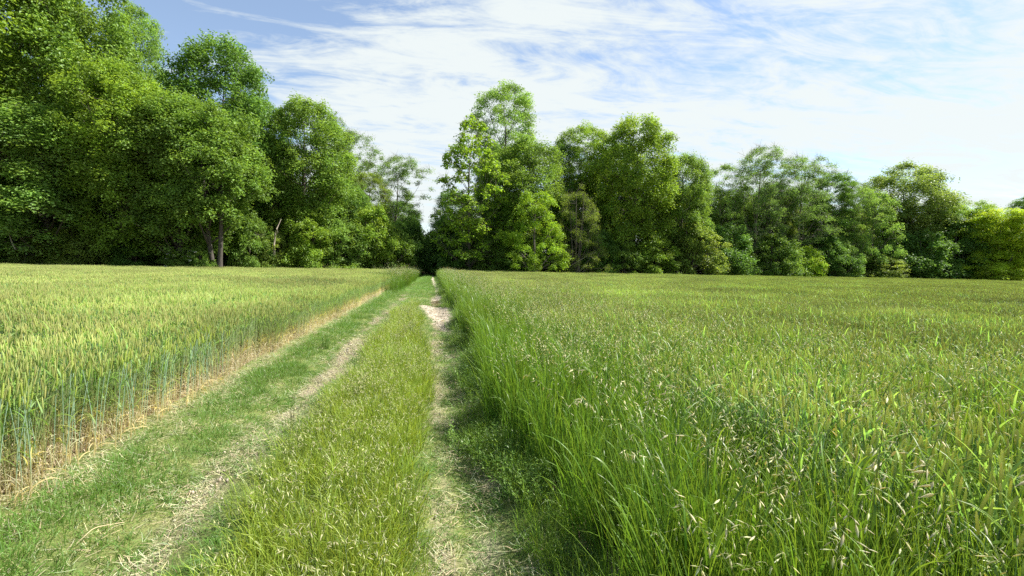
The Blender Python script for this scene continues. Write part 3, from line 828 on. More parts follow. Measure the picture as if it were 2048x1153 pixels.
LEAF0 = np.array((0.138, 0.252, 0.044))
def tree_proto(name, seed, H, hb, Rm, top_pow=0.75, M=130, leaves=190, leaf=0.20, cl=(1.0, 1.6), flat=0.65, shell=0.4, r0=0.28, upward=0.9,
               stems=1, bark=(0.10, 0.085, 0.065), twigs=0, lump=0.3, keep=1.0, droop=0.25, foot=0.3, leaf_ar=0.55, lean=0.0, dome=0.0):
    """returns (wood mesh, crown mesh, height, crown radius)"""
    rg = np.random.default_rng(seed)
    wood, crown = MB(), MB()
    # trunk(s)
    K = 9
    tt = np.linspace(0, 1, K)
    trunks = []
    for s in range(stems):
        a = rg.uniform(0, 2 * np.pi); sp = 0 if stems == 1 else rg.uniform(0.15, 0.5) * Rm
        top = np.array([np.cos(a) * sp + lean * H, np.sin(a) * sp, H * rg.uniform(0.80, 0.90)])
        wob = np.cumsum(rg.normal(0, 0.018 * H / K * 3, (K, 3)) * [1, 1, 0], 0); wob[0] = 0
        b0 = np.zeros(3) if stems == 1 else np.array([np.cos(a), np.sin(a), 0]) * min(0.35, 0.1 * Rm)
        P = b0 + (top - b0) * tt[:, None] + wob * tt[:, None]
        P[0, 2] = -0.15
        trunks.append(P)
    TP = np.array(trunks)
    rad = (r0 * (1 - tt) ** 0.75 + 0.02)
    rad[0] *= 1.35
    tubes(wood, TP, np.repeat(rad[None], stems, 0), 8, np.asarray(bark))
    # leaf clumps in an uneven envelope
    ph1, ph2, ph3 = rg.uniform(0, 6.28, 3)
    C = []
    tries = 0
    mind = 0.55 * (cl[0] + cl[1]) / 2
    while len(C) < M and tries < M * 60:
        tries += 1
        u = rg.random()
        if dome:
            prof = math.sqrt(max(0.0, 1 - ((u - dome) / (1 - dome)) ** 2)) if u > dome else 0.62 + 0.38 * (u / dome) ** 0.8
        else:
            prof = max(0.0, math.sin(math.pi * min(1, (u * (1 - foot) + foot) ** top_pow))) ** 0.55
        a = rg.uniform(0, 2 * np.pi)
        lum = 1 + lump * (0.6 * math.sin(2 * a + ph1 + 3 * u) + 0.5 * math.sin(3 * a + ph2 - 7 * u) + 0.5 * math.sin(11 * u + ph3 + a))
        rr = Rm * prof * lum * (shell + (1 - shell) * math.sqrt(rg.random()))
        z = hb + (H - hb) * u
        p = np.array([rr * math.cos(a) + lean * z, rr * math.sin(a), z])
        if rg.random() > prof * 0.9 + 0.2: continue
        if all(((p - q) * [1, 1, 1.3]) @ ((p - q) * [1, 1, 1.3]) > mind * mind for q in C[-60:]):
            C.append(p)
    C = np.array(C); M = len(C)
    # main limbs from the trunk, then a branch to each clump
    order = rg.permutation(M)[:max(8, M // 8)]
    allpts = [TP.reshape(-1, 3)]
    allr = [np.repeat(rad[None], stems, 0).ravel()]
    A, Bp, Rr = [], [], []
    for i in order:
        e = C[i]; tk = TP[rg.integers(stems)]
        zs = np.clip(e[2] - upward * np.hypot(e[0] - lean * e[2], e[1]) - 0.3, hb * 0.45, H * 0.8)
        j = np.interp(zs, tk[:, 2], np.arange(K)); j0 = int(min(j, K - 2)); fr = j - j0
        A.append(tk[j0] * (1 - fr) + tk[j0 + 1] * fr); Bp.append(e); Rr.append(max(0.03, np.interp(zs, tk[:, 2], rad) * 0.5))
    A, Bp, Rr = np.array(A), np.array(Bp), np.array(Rr)
    sag = np.zeros_like(A); sag[:, 2] = -0.12 * np.linalg.norm(Bp - A, axis=1); sag += rg.normal(0, 0.05, A.shape) * np.linalg.norm(Bp - A, axis=1)[:, None]
    L = quad_curve(A, Bp, sag, 7)
    lt = np.linspace(0, 1, 7)
    LR = Rr[:, None] * (1 - 0.8 * lt)[None]
    tubes(wood, L, LR, 5, np.asarray(bark))
    allpts.append(L[:, 1:].reshape(-1, 3)); allr.append(LR[:, 1:].ravel())
    AP, AR = np.concatenate(allpts), np.concatenate(allr)
    A, Rr = [], []
    for e in C:
        d = AP - e
        cost = np.linalg.norm(d, axis=1) + 1.2 * np.maximum(0, d[:, 2] + 0.3) + (AP[:, 2] < hb * 0.5) * 3
        j = int(np.argmin(cost)); A.append(AP[j]); Rr.append(min(0.05, AR[j] * 0.6))
    A, Rr = np.array(A), np.maximum(np.array(Rr), 0.014)
    L = quad_curve(A, C, rg.normal(0, 0.12, A.shape), 4)
    tubes(wood, L, Rr[:, None] * np.linspace(1, 0.35, 4)[None], 4, np.asarray(bark))
    rad_c = rg.uniform(cl[0], cl[1], M)
    if twigs:
        cc = np.repeat(C, twigs, 0); rc = np.repeat(rad_c, twigs)
        d = rg.normal(0, 1, cc.shape); d[:, 2] = np.abs(d[:, 2]) * 0.9; d /= np.linalg.norm(d, axis=1, keepdims=True)
        e = cc + d * rc[:, None] * 0.95
        L = quad_curve(cc - d * 0.1, e, rg.normal(0, 0.06, cc.shape), 3)
        tubes(wood, L, np.full((len(cc), 1), 0.016) * np.array([[1, 0.7, 0.3]]), 3, np.asarray(bark))
    # leaves
    keepc = rg.random(M) < keep
    Cl, rl = C[keepc], rad_c[keepc]
    cnt = np.maximum(10, (leaves * (rl / np.mean(rl)) ** 2).astype(int))
    ci = np.repeat(np.arange(len(Cl)), cnt); n = len(ci)
    d = rg.normal(0, 1, (n, 3)); d /= np.linalg.norm(d, axis=1, keepdims=True)
    rr = rg.random(n) ** 0.45
    # every clump is a few sprays, so its outline is ragged
    spray = rg.normal(0, 1, (len(Cl), 6, 3)); spray /= np.linalg.norm(spray, axis=2, keepdims=True)
    sd = spray[ci, rg.integers(0, 6, n)]
    off = 0.52 * d * rr[:, None] + sd * rg.uniform(0.15, 0.75, n)[:, None]
    off = off * rl[ci][:, None] * [1, 1, flat]
    off[:, 2] -= droop * (off[:, 0] ** 2 + off[:, 1] ** 2) / rl[ci]
    pos = Cl[ci] + off
    nrm = np.array([0, 0, 1.0]) * 0.9 + d * 0.55 + rg.normal(0, 0.45, (n, 3))
    nrm /= np.linalg.norm(nrm, axis=1, keepdims=True)
    ax = rg.normal(0, 1, (n, 3)) + sd * 0.8; ax[:, 2] -= 0.4
    ax -= nrm * np.sum(ax * nrm, 1, keepdims=True); ax /= np.linalg.norm(ax, axis=1, keepdims=True)
    sdv = np.cross(nrm, ax)
    s = leaf * rg.uniform(0.6, 1.3, n)[:, None]
    v0 = pos - ax * s * 0.5; v2 = pos + ax * s * 0.5 - nrm * s * 0.12
    v1 = pos + sdv * s * leaf_ar * 0.5 + nrm * s * 0.10; v3 = pos - sdv * s * leaf_ar * 0.5 + nrm * s * 0.10
    V = np.stack([v0, v1, v2, v3], 1).reshape(-1, 3)
    b = np.arange(n) * 4
    F = np.concatenate([np.stack([b, b + 1, b + 2], -1), np.stack([b, b + 2, b + 3], -1)])
    cc = LEAF0[None] * (1 + rg.uniform(-0.22, 0.28, (len(Cl), 1)))[ci] * (1 + rg.uniform(-0.25, 0.25, (n, 1)))
    yel = (rg.random(len(Cl)) ** 2 * 0.5)[ci][:, None] + rg.uniform(0, 0.25, (n, 1))
    cc = cc * (1 + yel * np.array([[0.55, 0.28, 0.1]]))
    crown.add(V, [F], np.repeat(cc, 4, 0))
    return wood.mesh(name + '_trunk', MAT_BARK), crown.mesh(name + '_crown', MAT_LEAF, smooth=False), H, Rm

PROTO = {
    'broad': [tree_proto('broadleaf', 301 + s, 22, 3.0, 5.2, 0.85, M=380, leaves=165, leaf=0.27, cl=(0.95, 1.75), r0=0.30, lump=0.2, shell=0.5, flat=0.85, dome=0.6, droop=0.4) for s in range(3)],
    'ash': [tree_proto('ash', 321 + s, 22, 5.0, 4.2, 0.80, M=320, leaves=140, leaf=0.235, cl=(0.8, 1.4), shell=0.45, dome=0.62, flat=0.55, r0=0.24, upward=1.5, leaf_ar=0.42, droop=0.35, foot=0.2, lump=0.2) for s in range(2)],
    'sparse': [tree_proto('sparse', 341 + s, 20, 4.5, 3.8, 0.95, M=210, leaves=125, leaf=0.21, cl=(0.75, 1.3), dome=0.68, r0=0.18, upward=1.7, twigs=5, leaf_ar=0.42, keep=0.9, foot=0.2, lump=0.4, shell=0.2, bark=(0.16, 0.14, 0.11), lean=-0.05) for s in range(2)],
    'maple': [tree_proto('young_maple', 351, 16, 2.0, 3.4, 0.95, M=210, leaves=50, leaf=0.28, cl=(0.6, 1.0), r0=0.14, upward=0.9, twigs=6, flat=0.6, keep=0.95, foot=0.3, lump=0.35, shell=0.3, leaf_ar=0.7)],
    'bush': [tree_proto('shrub', 361 + s, 5.0, 0.3, 2.4, 0.9, M=140, leaves=170, leaf=0.175, cl=(0.5, 0.85), r0=0.06, stems=5, upward=1.2, foot=0.38, lump=0.35, flat=0.75) for s in range(3)],
    'round': [tree_proto('round_tree', 371, 9, 1.2, 2.9, 1.0, M=110, leaves=190, leaf=0.17, cl=(0.6, 0.95), r0=0.13, foot=0.30, lump=0.18, droop=0.5)],
    'twin': [tree_proto('twin_stemmed_tree', 391, 15, 4.6, 3.6, M=190, leaves=150, leaf=0.26, droop=0.4, cl=(0.8, 1.4), r0=0.21, stems=2, bark=(0.06, 0.05, 0.04), dome=0.55, flat=0.85, upward=1.0)],
    'olive': [tree_proto('willow', 381, 11, 0.8, 3.1, 0.95, M=140, leaves=110, leaf=0.15, cl=(0.6, 1.0), r0=0.09, stems=4, upward=1.8, twigs=4, leaf_ar=0.3, foot=0.3, lump=0.3)],
}
NAMES = {'broad': 'broadleaf_tree', 'ash': 'ash_tree', 'sparse': 'sparse_tree', 'maple': 'young_maple', 'bush': 'shrub', 'round': 'round_tree', 'twin': 'twin_stemmed_tree', 'olive': 'willow_bush'}
CATS = {'bush': 'shrub', 'olive': 'bush'}
_tree_no = 0
def put_tree(kind, x, y, height, width=None, tint=(1, 1, 1), label=None, group=None, name=None, rz=None):
    global _tree_no
    _tree_no += 1
    tr, cr, H, Rm = PROTO[kind][_tree_no % len(PROTO[kind])]
    s = height / H
    sw = s if width is None else min(max(width / (2.15 * Rm), 0.55 * s), 1.9 * s)
    rz = random.uniform(0, 6.28) if rz is None else rz
    root = empty(name or NAMES[kind], (x, y, float(gz(x, y))), rz)
    root.scale = (sw, sw, s)
    set_props(root, label, CATS.get(kind, 'tree'), group)
    a = bpy.data.objects.new('trunk', tr); link(a, root)
    b = bpy.data.objects.new('crown', cr); link(b, root)
    b.color = (tint[0], tint[1], tint[2], 1)
    return root
def photo_tree(kind, px, top, d, wpx=None, tint=(1, 1, 1), label=None, group=None, name=None):
    x, y = at_depth(px, d)
    h = height_at(px, top, d)
    return put_tree(kind, x, y, h, None if wpx is None else wpx / F_PX * d, tint, label, group, name)

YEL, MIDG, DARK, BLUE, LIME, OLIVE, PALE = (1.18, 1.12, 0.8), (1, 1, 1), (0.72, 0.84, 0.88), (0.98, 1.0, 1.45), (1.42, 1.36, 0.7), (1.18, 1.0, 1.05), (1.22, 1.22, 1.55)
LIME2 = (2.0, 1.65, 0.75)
TREES = [
    # left wood, from the left edge of the photograph to the track
    ('broad', 10, -110, 47, 330, YEL, 'huge yellow-green tree filling the top left corner of the photo'),
    ('broad', 165, -45, 49, 260, MIDG, 'tall leafy tree cut by the top edge, right of the corner tree'),
    ('ash', 275, 12, 56, 130, PALE, 'pale feathery ash rising behind the tall trees against the blue sky'),
    ('broad', 95, 215, 44.5, 270, PALE, 'low pale-leaved tree leaning over the wheat in front of the corner tree'),
    ('broad', 250, 135, 46, 210, YEL, 'bright yellow-green tree in front of the pale feathery ash'),
    ('broad', 435, 82, 55, 215, DARK, 'dark round-headed tree with its top alone against the blue sky'),
    ('broad', 360, 195, 47, 210, MIDG, 'mid-green tree with low sprays hanging above the twin trunks'),
    ('twin', 436, 215, 46.4, 170, MIDG, 'twin-stemmed tree whose two bare trunks stand at the wheat edge'),
    ('ash', 520, 195, 60, 150, DARK, 'dark ash filling the gap between the round-headed and the egg-shaped tree'),
    ('broad', 608, 205, 59, 190, MIDG, 'egg-shaped green tree standing out at the right shoulder of the left wood'),
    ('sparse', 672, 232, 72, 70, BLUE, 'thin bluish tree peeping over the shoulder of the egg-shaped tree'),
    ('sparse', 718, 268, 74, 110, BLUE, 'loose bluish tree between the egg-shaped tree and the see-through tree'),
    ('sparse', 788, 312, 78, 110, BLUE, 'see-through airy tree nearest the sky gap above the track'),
    ('olive', 700, 350, 66, 110, PALE, 'grey-green bushy tree under the loose bluish tree'),
    ('broad', 795, 405, 84, 95, DARK, 'dark tree beside the track just left of the sky gap'),
    # right wood, from the track to the right edge
    ('broad', 905, 385, 86, 90, DARK, 'dark tree beside the track just right of the sky gap'),
    ('ash', 1008, 168, 76, 150, PALE, 'tallest ash of the right wood, its top high above all the others'),
    ('maple', 938, 232, 66, 140, LIME, 'thin young maple with loose yellow-green leaves in front of the tallest ash'),
    ('broad', 1050, 285, 71, 170, MIDG, 'full green tree in front of the foot of the tallest ash'),
    ('round', 1068, 378, 62.5, 125, LIME, 'small round bright green tree by the wheat on the right of the track'),
    ('olive', 1152, 368, 67, 110, OLIVE, 'brownish olive bush-like tree to the right of the small round tree'),
    ('ash', 1130, 290, 79, 90, DARK, 'narrow dark ash behind the brownish olive tree'),
    ('ash', 1165, 250, 80, 130, YEL, 'bright-topped ash with bare lower stems left of the big square-headed tree'),
    ('broad', 1258, 238, 74, 172, YEL, 'big square-headed yellow-green tree in the middle of the right wood'),
    ('broad', 1362, 312, 77, 118, MIDG, 'round green tree stepping down right of the square-headed tree'),
    ('sparse', 1440, 335, 84, 110, PALE, 'thin tree with bare twigs in the dip of the right tree line'),
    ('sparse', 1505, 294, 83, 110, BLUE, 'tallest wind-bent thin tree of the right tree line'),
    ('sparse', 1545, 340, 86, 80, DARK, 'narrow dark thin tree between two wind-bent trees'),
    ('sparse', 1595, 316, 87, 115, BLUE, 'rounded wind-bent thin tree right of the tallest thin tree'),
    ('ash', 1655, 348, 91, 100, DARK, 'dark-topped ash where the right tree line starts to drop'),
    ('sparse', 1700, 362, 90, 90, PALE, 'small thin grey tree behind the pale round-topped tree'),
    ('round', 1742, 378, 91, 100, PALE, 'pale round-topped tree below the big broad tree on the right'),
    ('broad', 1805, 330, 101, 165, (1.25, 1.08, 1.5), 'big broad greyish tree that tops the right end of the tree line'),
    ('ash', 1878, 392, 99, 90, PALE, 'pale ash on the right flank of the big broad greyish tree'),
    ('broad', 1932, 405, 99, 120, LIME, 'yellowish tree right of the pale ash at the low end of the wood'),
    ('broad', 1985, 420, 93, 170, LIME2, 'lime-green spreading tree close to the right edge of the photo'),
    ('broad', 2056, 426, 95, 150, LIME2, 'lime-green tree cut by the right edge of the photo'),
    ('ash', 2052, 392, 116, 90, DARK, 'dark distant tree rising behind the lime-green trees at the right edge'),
]
for k, px, top, d, w, tint, lab in TREES:
    photo_tree(k, px, top, d, w, tint, lab)

SHRUBS = [
    ('bush', -30, 455, 43, 120, DARK, 'dark shrub at the left edge of the photo under the corner tree'),
    ('bush', 60, 470, 44, 110, OLIVE, 'olive shrub at the wheat edge with dead branches before it'),
    ('bush', 165, 440, 45, 120, OLIVE, 'layered olive-green shrub in the shade left of the twin trunks'),
    ('bush', 260, 480, 46, 100, DARK, 'low dark shrub behind the wheat left of the white-flowering elder'),
    ('bush', 505, 430, 52, 90, MIDG, 'mid-green shrub just right of the twin trunks'),
    ('bush', 545, 455, 54, 80, OLIVE, 'thin olive shrub around the pale leaning stem'),
    ('bush', 615, 415, 56, 120, YEL, 'tall yellow-green shrub under the egg-shaped tree'),
    ('bush', 610, 480, 54.5, 60, LIME, 'small lime shrub at the wheat edge under the egg-shaped tree'),
    ('bush', 690, 440, 59, 110, MIDG, 'rounded green shrub right of the tall yellow-green shrub'),
    ('bush', 745, 412, 62, 120, YEL, 'big bright shrub midway between the egg-shaped tree and the track'),
    ('bush', 790, 455, 64, 90, MIDG, 'leafy shrub overhanging the left side of the track mouth'),
    ('bush', 825, 430, 72, 70, DARK, 'tall dark shrub on the left of the shaded track mouth'),
    ('bush', 888, 440, 74, 80, DARK, 'tall dark shrub on the right of the shaded track mouth'),
    ('bush', 915, 490, 68, 90, DARK, 'low dark shrub under the thin young maple'),
    ('bush', 985, 470, 67, 90, MIDG, 'green shrub between the young maple and the small round tree'),
    ('bush', 1030, 500, 66, 60, DARK, 'dark shrub in the shade left of the small round tree'),
    ('bush', 1115, 490, 67, 60, OLIVE, 'small olive shrub at the foot of the brownish olive tree'),
    ('bush', 1195, 455, 71, 90, DARK, 'dark shrub under the bright-topped ash'),
    ('bush', 1245, 480, 71, 90, MIDG, 'green shrub at the foot of the square-headed tree'),
    ('bush', 1310, 470, 73, 100, YEL, 'yellow-green ivy-clad shrub right of the square-headed tree trunk'),
    ('bush', 1380, 442, 75, 120, OLIVE, 'big olive shrub under the stepped-down round tree'),
    ('bush', 1450, 450, 78, 120, DARK, 'big dark spreading shrub in the middle of the right edge'),
    ('bush', 1540, 470, 81, 110, MIDG, 'fresh green shrub under the wind-bent thin trees'),
    ('bush', 1600, 490, 84, 80, LIME, 'light green shrub left of the darkest hollow in the right wood'),
    ('bush', 1655, 470, 87, 90, DARK, 'near-black shrub hiding the hollow in the right wood'),
    ('bush', 1690, 488, 87, 70, PALE, 'pale shrub right of the near-black shrub'),
    ('bush', 1760, 510, 90, 110, OLIVE, 'low olive shrub spreading under the pale round-topped tree'),
    ('bush', 1840, 465, 93, 130, DARK, 'wide dark shrub left of the lime-green trees'),
    ('bush', 1905, 445, 95, 110, DARK, 'tall dark shrub touching the lime-green trees'),
    ('bush', 1990, 500, 90, 120, LIME2, 'lime shrub at the foot of the right-hand lime-green trees'),
    ('bush', 2070, 480, 99, 120, YEL, 'yellow-green shrub cut by the right edge of the photo'),
]
for k, px, top, d, w, tint, lab in SHRUBS:
    photo_tree(k, px, top, d, w, tint, lab)

# the deep wood behind the front row
rj = random.Random(3)
SHORT = sorted([(10, 'corner tree'), (165, 'tall cut-off tree'), (275, 'pale feathery ash'), (360, 'low-sprayed tree'), (435, 'round-headed dark tree'), (608, 'egg-shaped tree'), (718, 'loose bluish tree'),
    (788, 'see-through tree'), (938, 'thin young maple'), (1008, 'tallest ash'), (1068, 'small round tree'), (1152, 'brownish olive tree'), (1258, 'square-headed tree'), (1362, 'stepped-down round tree'),
    (1440, 'bare-twigged tree'), (1505, 'tallest wind-bent tree'), (1595, 'rounded wind-bent tree'), (1655, 'dark-topped ash'), (1742, 'pale round-topped tree'), (1805, 'big greyish tree'), (1878, 'pale flank ash'), (1985, 'lime spreading tree')])
def between(px):
    lo = [n for p, n in SHORT if p <= px]; hi = [n for p, n in SHORT if p > px]
    if not lo: return 'left of the ' + hi[0]
    if not hi: return 'right of the ' + lo[-1]
    return 'between the ' + lo[-1] + ' and the ' + hi[0]
used_labels = set()
ROW = ('just back', 'farther back', 'deepest back')
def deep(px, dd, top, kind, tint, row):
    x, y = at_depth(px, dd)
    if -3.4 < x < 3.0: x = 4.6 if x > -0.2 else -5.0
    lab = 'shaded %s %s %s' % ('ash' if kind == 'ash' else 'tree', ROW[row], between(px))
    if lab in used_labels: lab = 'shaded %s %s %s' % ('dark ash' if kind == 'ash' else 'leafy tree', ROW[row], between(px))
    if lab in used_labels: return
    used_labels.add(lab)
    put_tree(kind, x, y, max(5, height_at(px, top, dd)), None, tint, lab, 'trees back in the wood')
front_px = np.array([t[1] for t in TREES]); front_top = np.array([t[2] for t in TREES])
def env_top(px):
    """keep the back rows below the front row's skyline"""
    o = np.argsort(front_px)
    return float(np.interp(px, front_px[o], front_top[o]))
for row, (off, step) in enumerate(((6, 85), (12, 80), (20, 95))):
    px = -160 + row * 30
    while px < 2230:
        p = px + rj.uniform(-20, 20)
        d = float(np.interp(p, [a for a, b in RIM], [b for a, b in RIM])) + off + rj.uniform(-1.5, 1.5)
        gap = abs(p - 856) < 34
        hz = horizon_y(p)
        loc = max(env_top(p), env_top(p - 45), env_top(p + 45))
        top = hz - (hz - loc) * rj.uniform(0.62, 0.86)
        if not gap:
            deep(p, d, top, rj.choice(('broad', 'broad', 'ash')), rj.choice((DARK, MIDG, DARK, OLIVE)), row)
        px += step
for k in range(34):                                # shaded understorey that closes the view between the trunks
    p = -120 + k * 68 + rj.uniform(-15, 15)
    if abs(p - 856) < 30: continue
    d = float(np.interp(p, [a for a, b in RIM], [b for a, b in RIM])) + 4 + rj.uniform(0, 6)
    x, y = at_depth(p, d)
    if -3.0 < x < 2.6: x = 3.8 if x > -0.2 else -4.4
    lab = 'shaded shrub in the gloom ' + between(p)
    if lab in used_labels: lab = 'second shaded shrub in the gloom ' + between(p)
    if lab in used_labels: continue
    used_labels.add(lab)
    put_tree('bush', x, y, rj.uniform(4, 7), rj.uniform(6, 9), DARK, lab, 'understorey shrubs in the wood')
# the far end of the lane, where the trees close over it
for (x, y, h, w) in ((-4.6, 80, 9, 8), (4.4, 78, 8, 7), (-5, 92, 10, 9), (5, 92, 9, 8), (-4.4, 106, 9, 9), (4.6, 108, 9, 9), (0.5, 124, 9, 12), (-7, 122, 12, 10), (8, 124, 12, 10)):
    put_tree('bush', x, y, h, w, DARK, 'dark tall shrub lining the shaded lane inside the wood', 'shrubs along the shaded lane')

# undergrowth along the wood's foot
under = [proto(clump('herb_clump', 400 + s, 60, 0.45, 0.25, 0.9, 0.045, (0.05, 0.10, 0.02), (0.085, 0.17, 0.03), 0.25, 1.3, 4)) for s in range(3)]
def p_under(x, y):
    d = rim_dist(x, y)
    return ss(d, -5, -3.5) * (1 - ss(d, -0.2, 0.9)) * (1 - (x > -2.6) * (x < 1.4)) * 0.9
spread('undergrowth', under, [(-80, 135, 22, 112, 1.6, 1.0, p_under)], 'nettles and leafy herbs along the foot of the wood', 'undergrowth', 210, smin=0.8, smax=1.7)

# ------------------------------------------------------------------ elder with white flower heads, dead branches
def flower_head():
    rg = np.random.default_rng(501); mb = MB(); n = 40
    a = rg.uniform(0, 2 * np.pi, n); r = 0.16 * np.sqrt(rg.random(n))
    b = np.stack([r * np.cos(a), r * np.sin(a), 0.03 - r * 0.25 + rg.normal(0, 0.012, n)], -1)
    ribbons(mb, b, rg.uniform(0, 6.28, n), 0.05, rg.normal(1.3, 0.3, n), 0.2, 0.05, 2, (0.72, 0.72, 0.62), (0.80, 0.80, 0.72), shape='leaf')
    return mb.mesh('flower_head', MAT_STRAW)
FLOWER = flower_head()
for px, top, d, w, lab, k in ((352, 505, 45.6, 60, 'low elder with flat white flower heads left of the twin trunks', 13), (398, 492, 45.8, 56, 'taller elder with white flower heads touching the twin trunks', 10)):
    root = photo_tree('bush', px, top, d, w, MIDG, lab, name='elder_shrub')
    sx, sz = root.scale[0], root.scale[2]
    for i in range(k):
        a = -math.pi / 2 + rj.uniform(-1.2, 1.2) - root.rotation_euler.z + math.radians(20)
        r = rj.uniform(0.6, 1.0) * 2.0
        o = bpy.data.objects.new('flower_head', FLOWER); link(o, root); o['kind'] = 'stuff'
        o.location = (r * math.cos(a), r * math.sin(a), rj.uniform(1.2, 4.6)); o.scale = (1 / sx, 1 / sx, 1 / sz)
        o.rotation_euler = (rj.uniform(-0.5, 0.5), rj.uniform(-0.5, 0.5), 0)
def dead_branch(p0, p1, d, rad, lab):
    a = at_depth(p0[0], d); b = at_depth(p1[0], d + rj.uniform(-0.8, 0.8))
    A = np.array([a[0], a[1], height_at(p0[0], p0[1], d)]); Bq = np.array([b[0], b[1], height_at(p1[0], p1[1], d)])
    mb = MB(); rg = np.random.default_rng(int(p0[0]) + 900)
    k = 8; t = np.linspace(0, 1, k)[:, None]
    P = A * (1 - t) + Bq * t + np.sin(t * 3.1) * rg.normal(0, 0.16, 3) + rg.normal(0, 0.03, (k, 3))
    P0 = P[0].copy(); P = P - P0
    tubes(mb, P[None], (rad * (1 - 0.7 * t[:, 0]))[None], 6, (0.30, 0.26, 0.20))
    root = empty('dead_branch', P0)
    set_props(root, lab, 'branch', 'dead branches in the left wood')
    o = bpy.data.objects.new('limb', mb.mesh('limb', MAT_BARK)); link(o, root)
    for q in (3, 5):
        m2 = MB(); e = P[q] + rg.normal(0, 0.5, 3); tt_ = np.linspace(0, 1, 4)[:, None]
        tubes(m2, (P[q] * (1 - tt_) + e * tt_ + rg.normal(0, 0.03, (4, 3)))[None], (rad * 0.4 * (1 - 0.7 * tt_[:, 0]))[None], 5, (0.30, 0.26, 0.20))
        o = bpy.data.objects.new('twig', m2.mesh('twig', MAT_BARK)); link(o, root)
for p0, p1, d, r, lab in (((84, 428), (40, 380), 41.6, 0.07, 'pale dead branch slanting highest in the shade of the corner tree'),
                          ((82, 432), (72, 405), 41.5, 0.06, 'short pale dead branch beside the slanting one'),
                          ((32, 500), (12, 440), 41.4, 0.06, 'pale dead branch leaning low at the left edge of the wood'),
                          ((280, 452), (236, 434), 43.6, 0.05, 'thin pale branch reaching towards the wheat in the dark gap'),
                          ((548, 512), (562, 440), 52.0, 0.13, 'pale leaning stem in the dark gap under the egg-shaped tree'),
                          ((1120, 545), (1190, 505), 65.5, 0.07, 'pale fallen branch at the foot of the brownish olive tree')):
    dead_branch(p0, p1, d, r, lab)

# ------------------------------------------------------------------ single plants one can pick out near the camera
def copy_thing(root, loc, rz, sc=1.0, label=None, group=None):
    c = root.copy(); scene.collection.objects.link(c)
    c.location = loc; c.rotation_euler = (0, 0, rz); c.scale = (sc, sc, sc)
    if label: c['label'] = label
    if group: c['group'] = group
    for ch in root.children:
        q = ch.copy(); scene.collection.objects.link(q); q.parent = c
    return c
mbs = MB()
spindles(mbs, [[0.012, 0, 0]], [[1, 0, 0]], 0.030, 0.0040, [0.25, 0.9, 1.0, 0.75, 0.4, 0.05], 6, (0.50, 0.50, 0.28), (0.70, 0.67, 0.52), flat=0.5)
tubes(mbs, [[[0, 0, 0], [0.006, 0, 0.002], [0.012, 0, 0]]], np.full((1, 3), 0.0006), 3, (0.3, 0.34, 0.15))
for q in range(3):
    ribbons(mbs, [[0.034, 0, 0]], 0.0, 0.016, 1.57 + 0.3 * (q - 1), 0.2, 0.0008, 2, (0.6, 0.57, 0.42), (0.66, 0.62, 0.5), roll=q)
SPIKELET = mbs.mesh('spikelet', MAT_GRASS)
def brome(seed, H, bend, n_sp, name='brome_stalk'):
    rg = np.random.default_rng(seed)
    root = empty(name)
    k = 14; t = np.linspace(0, 1, k)
    th = 0.08 + bend * t ** 2.6
    hx = np.concatenate([[0], np.cumsum(np.sin(th[1:]) * H / (k - 1))]); hz = np.concatenate([[0], np.cumsum(np.cos(th[1:]) * H / (k - 1))])
    P = np.stack([hx, 0.01 * np.sin(5 * t), hz - 0.04], -1)
    mb = MB(); tubes(mb, P[None], (0.0019 * (1.2 - 0.8 * t))[None], 5, (0.20, 0.28, 0.07))
    link(bpy.data.objects.new('stem', mb.mesh('stem', MAT_GRASS)), root)
    for j in (3, 6):
        mb = MB(); ribbons(mb, P[j:j + 1], rg.uniform(0, 6.28), 0.24, 0.3, 1.5, 0.008, 7, (0.09, 0.18, 0.03), (0.17, 0.28, 0.05), roll=rg.normal(0, 0.4))
        link(bpy.data.objects.new('leaf', mb.mesh('leaf', MAT_GRASS)), root)
    for j in range(n_sp):
        f = 0.70 + 0.30 * (j + 0.5) / n_sp
        q = min(k - 2, int(f * (k - 1))); fr = f * (k - 1) - q
        p = P[q] * (1 - fr) + P[q + 1] * fr
        o = bpy.data.objects.new('spikelet', SPIKELET); link(o, root)
        o.location = p; o.rotation_euler = (rg.uniform(0, 3), rg.uniform(0.1, 1.2), rg.normal(0, 0.9)); o.scale = [rg.uniform(0.8, 1.35)] * 3
    set_props(root, 'arching brome stalk with pale drooping spikelets above the right bank', 'grass stalk', 'brome stalks standing out of the right bank')
    return root
br = [brome(600 + i, rj.uniform(1.0, 1.16), b, n) for i, (b, n) in enumerate(((1.2, 9), (1.7, 11), (0.8, 8), (2.1, 10), (1.4, 12)))]
spots = []
rb = random.Random(12)
while len(spots) < 64:
    y = rb.uniform(1.2, 6.5); x = rb.uniform(0.95, 0.95 + 0.75 * y + 0.6)
    if math.hypot(x, y) > 2.3 and x < 4.6 and all(math.hypot(x - a, y - b) > 0.16 for a, b in spots): spots.append((x, y))
for i, (x, y) in enumerate(spots):
    loc = (x, y, float(gz(x, y))); rz = rb.gauss(2.9, 1.0); sc = rb.uniform(0.9, 1.08)
    if i < len(br):
        br[i].location = loc; br[i].rotation_euler = (0, 0, rz); br[i].scale = (sc, sc, sc)
    else:
        copy_thing(br[i % len(br)], loc, rz, sc)
spots = []
while len(spots) < 36:
    y = rb.uniform(1.9, 6.5); l, r = strip_edges(y); x = rb.uniform(l + 0.08, r - 0.1)
    if all(math.hypot(x - a, y - b) > 0.14 for a, b in spots): spots.append((x, y))
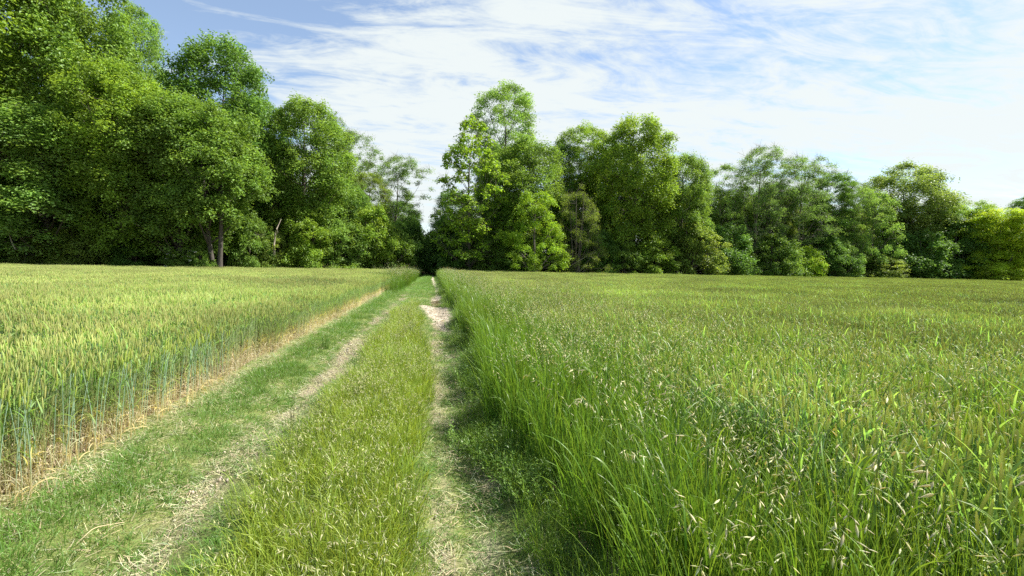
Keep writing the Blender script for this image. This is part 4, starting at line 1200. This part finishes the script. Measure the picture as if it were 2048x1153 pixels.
for i, (x, y) in enumerate(spots):
    copy_thing(br[i % len(br)], (x, y, float(gz(x, y))), rb.uniform(0, 6.28), rb.uniform(0.38, 0.50), 'short brome stalk with pale spikelets on the strip between the ruts', 'brome stalks on the strip between the ruts')
def wheat_plant(seed):
    rg = np.random.default_rng(seed); root = empty('wheat_plant')
    H = rg.uniform(0.70, 0.80); k = 8; t = np.linspace(0, 1, k)
    P = np.stack([0.05 * t ** 2 + 0.02 * t, 0.01 * np.sin(4 * t), H * t - 0.03], -1)
    C = (np.array((0.54, 0.45, 0.22)) * (1 - np.clip(t * 3 - 0.3, 0, 1))[:, None] + np.array((0.32, 0.43, 0.33)) * np.clip(t * 3 - 0.3, 0, 1)[:, None])[None]
    mb = MB(); tubes(mb, P[None], (0.0030 * (1.15 - 0.4 * t))[None], 6, C)
    link(bpy.data.objects.new('stem', mb.mesh('stem', MAT_WHEAT)), root)
    mb = MB(); ax = P[-1:] - P[-2:-1]
    spindles(mb, P[-1:], ax, 0.10, 0.0082, EAR_PROF, 7, (0.31, 0.39, 0.08), (0.40, 0.46, 0.11), flat=0.75)
    for q in range(6):
        ribbons(mb, P[-1:] + [[0, 0, 0.05 + 0.008 * q]], q * 2.1, 0.05, 0.25, 0.1, 0.0009, 2, (0.4, 0.45, 0.15), (0.45, 0.48, 0.2))
    link(bpy.data.objects.new('ear', mb.mesh('ear', MAT_WHEAT)), root)
    for f, L, ln, bd, c0, c1 in ((0.82, 0.2, 0.4, 1.0, (0.12, 0.24, 0.07), (0.2, 0.31, 0.07)), (0.5, 0.2, 0.45, 1.4, (0.15, 0.25, 0.07), (0.3, 0.33, 0.07)), (0.25, 0.16, 0.7, 1.9, (0.56, 0.45, 0.21), (0.62, 0.5, 0.27)), (0.12, 0.13, 0.8, 1.7, (0.48, 0.43, 0.29), (0.57, 0.51, 0.37))):
        j = int(f * (k - 1)); mb = MB()
        ribbons(mb, P[j:j + 1], rg.uniform(0, 6.28), L * rg.uniform(0.8, 1.2), ln, bd, 0.010, 7, c0, c1, roll=rg.normal(0, 0.4))
        link(bpy.data.objects.new('leaf', mb.mesh('leaf', MAT_WHEAT)), root)
    set_props(root, 'single wheat plant in the outermost row along the left edge of the track', 'wheat plant', 'wheat plants of the outermost row')
    return root
wp = [wheat_plant(700 + i) for i in range(5)]
for i in range(90):
    y = 1.9 + 0.055 * i + rb.uniform(-0.02, 0.02); x = EDGE_L + rb.uniform(-0.16, 0.03)
    loc = (x, y, float(gz(x, y))); rz = rb.gauss(0, 1.2); sc = rb.uniform(0.88, 1.05)
    if i < len(wp):
        wp[i].location = loc; wp[i].rotation_euler = (0, 0, rz)
    else:
        copy_thing(wp[i % len(wp)], loc, rz, sc)
def tuft(name, x, y, n, h, lab, cat, c0, c1, seed, rad=0.06, lean=0.1, bend=0.6, w=0.007):
    root = empty(name, (x, y, float(gz(x, y))))
    set_props(root, lab, cat)
    for q in range(3):
        link(bpy.data.objects.new('blades', clump('blades', seed + q, n, rad, h * 0.5, h, w, c0, c1, lean, bend, 7)), root)['kind'] = 'stuff'
def on_ground(px, py):
    v = ray(px, py); k = -EYE[2] / v[2]
    return EYE[0] + v[0] * k, EYE[1] + v[1] * k
x, y = on_ground(650, 697)
tuft('grass_tuft', x, y, 16, 0.42, 'upright dark grass tuft standing alone on the left rut', 'grass tuft', (0.05, 0.12, 0.02), (0.10, 0.2, 0.03), 801)
x, y = on_ground(585, 862)
tuft('dark_grass_spike', x, y, 3, 0.36, 'thin dark grass spike standing in the left rut', 'grass spike', (0.05, 0.09, 0.02), (0.05, 0.08, 0.02), 811, rad=0.015, lean=0.03, bend=0.1, w=0.009)
x, y = on_ground(520, 745)
tuft('turf_tuft', x, y, 20, 0.20, 'fresh green grass tuft on the left verge beside the wheat', 'grass tuft', (0.08, 0.17, 0.03), (0.15, 0.3, 0.05), 821, rad=0.13, lean=0.4, bend=0.9, w=0.006)
x, y = on_ground(205, 1075)
mb = MB(); t = np.linspace(0, 1, 12); aa = 2.4 * t ** 2
P = np.stack([0.13 * t * np.cos(0.6) - 0.05 * np.sin(aa * 1.5) * t, 0.13 * t * np.sin(0.9) + 0.04 * aa * t, 0.06 + 0.04 * np.sin(3 * t)], -1)
tubes(mb, P[None], np.full((1, 12), 0.0022), 5, (0.58, 0.48, 0.29))
o = bpy.data.objects.new('curled_straw', mb.mesh('curled_straw', MAT_STRAW)); link(o); o.location = (x - 0.1, y - 0.05, float(gz(x, y)))
set_props(o, 'curled dry straw lying on the grass beside the left wheat', 'straw')
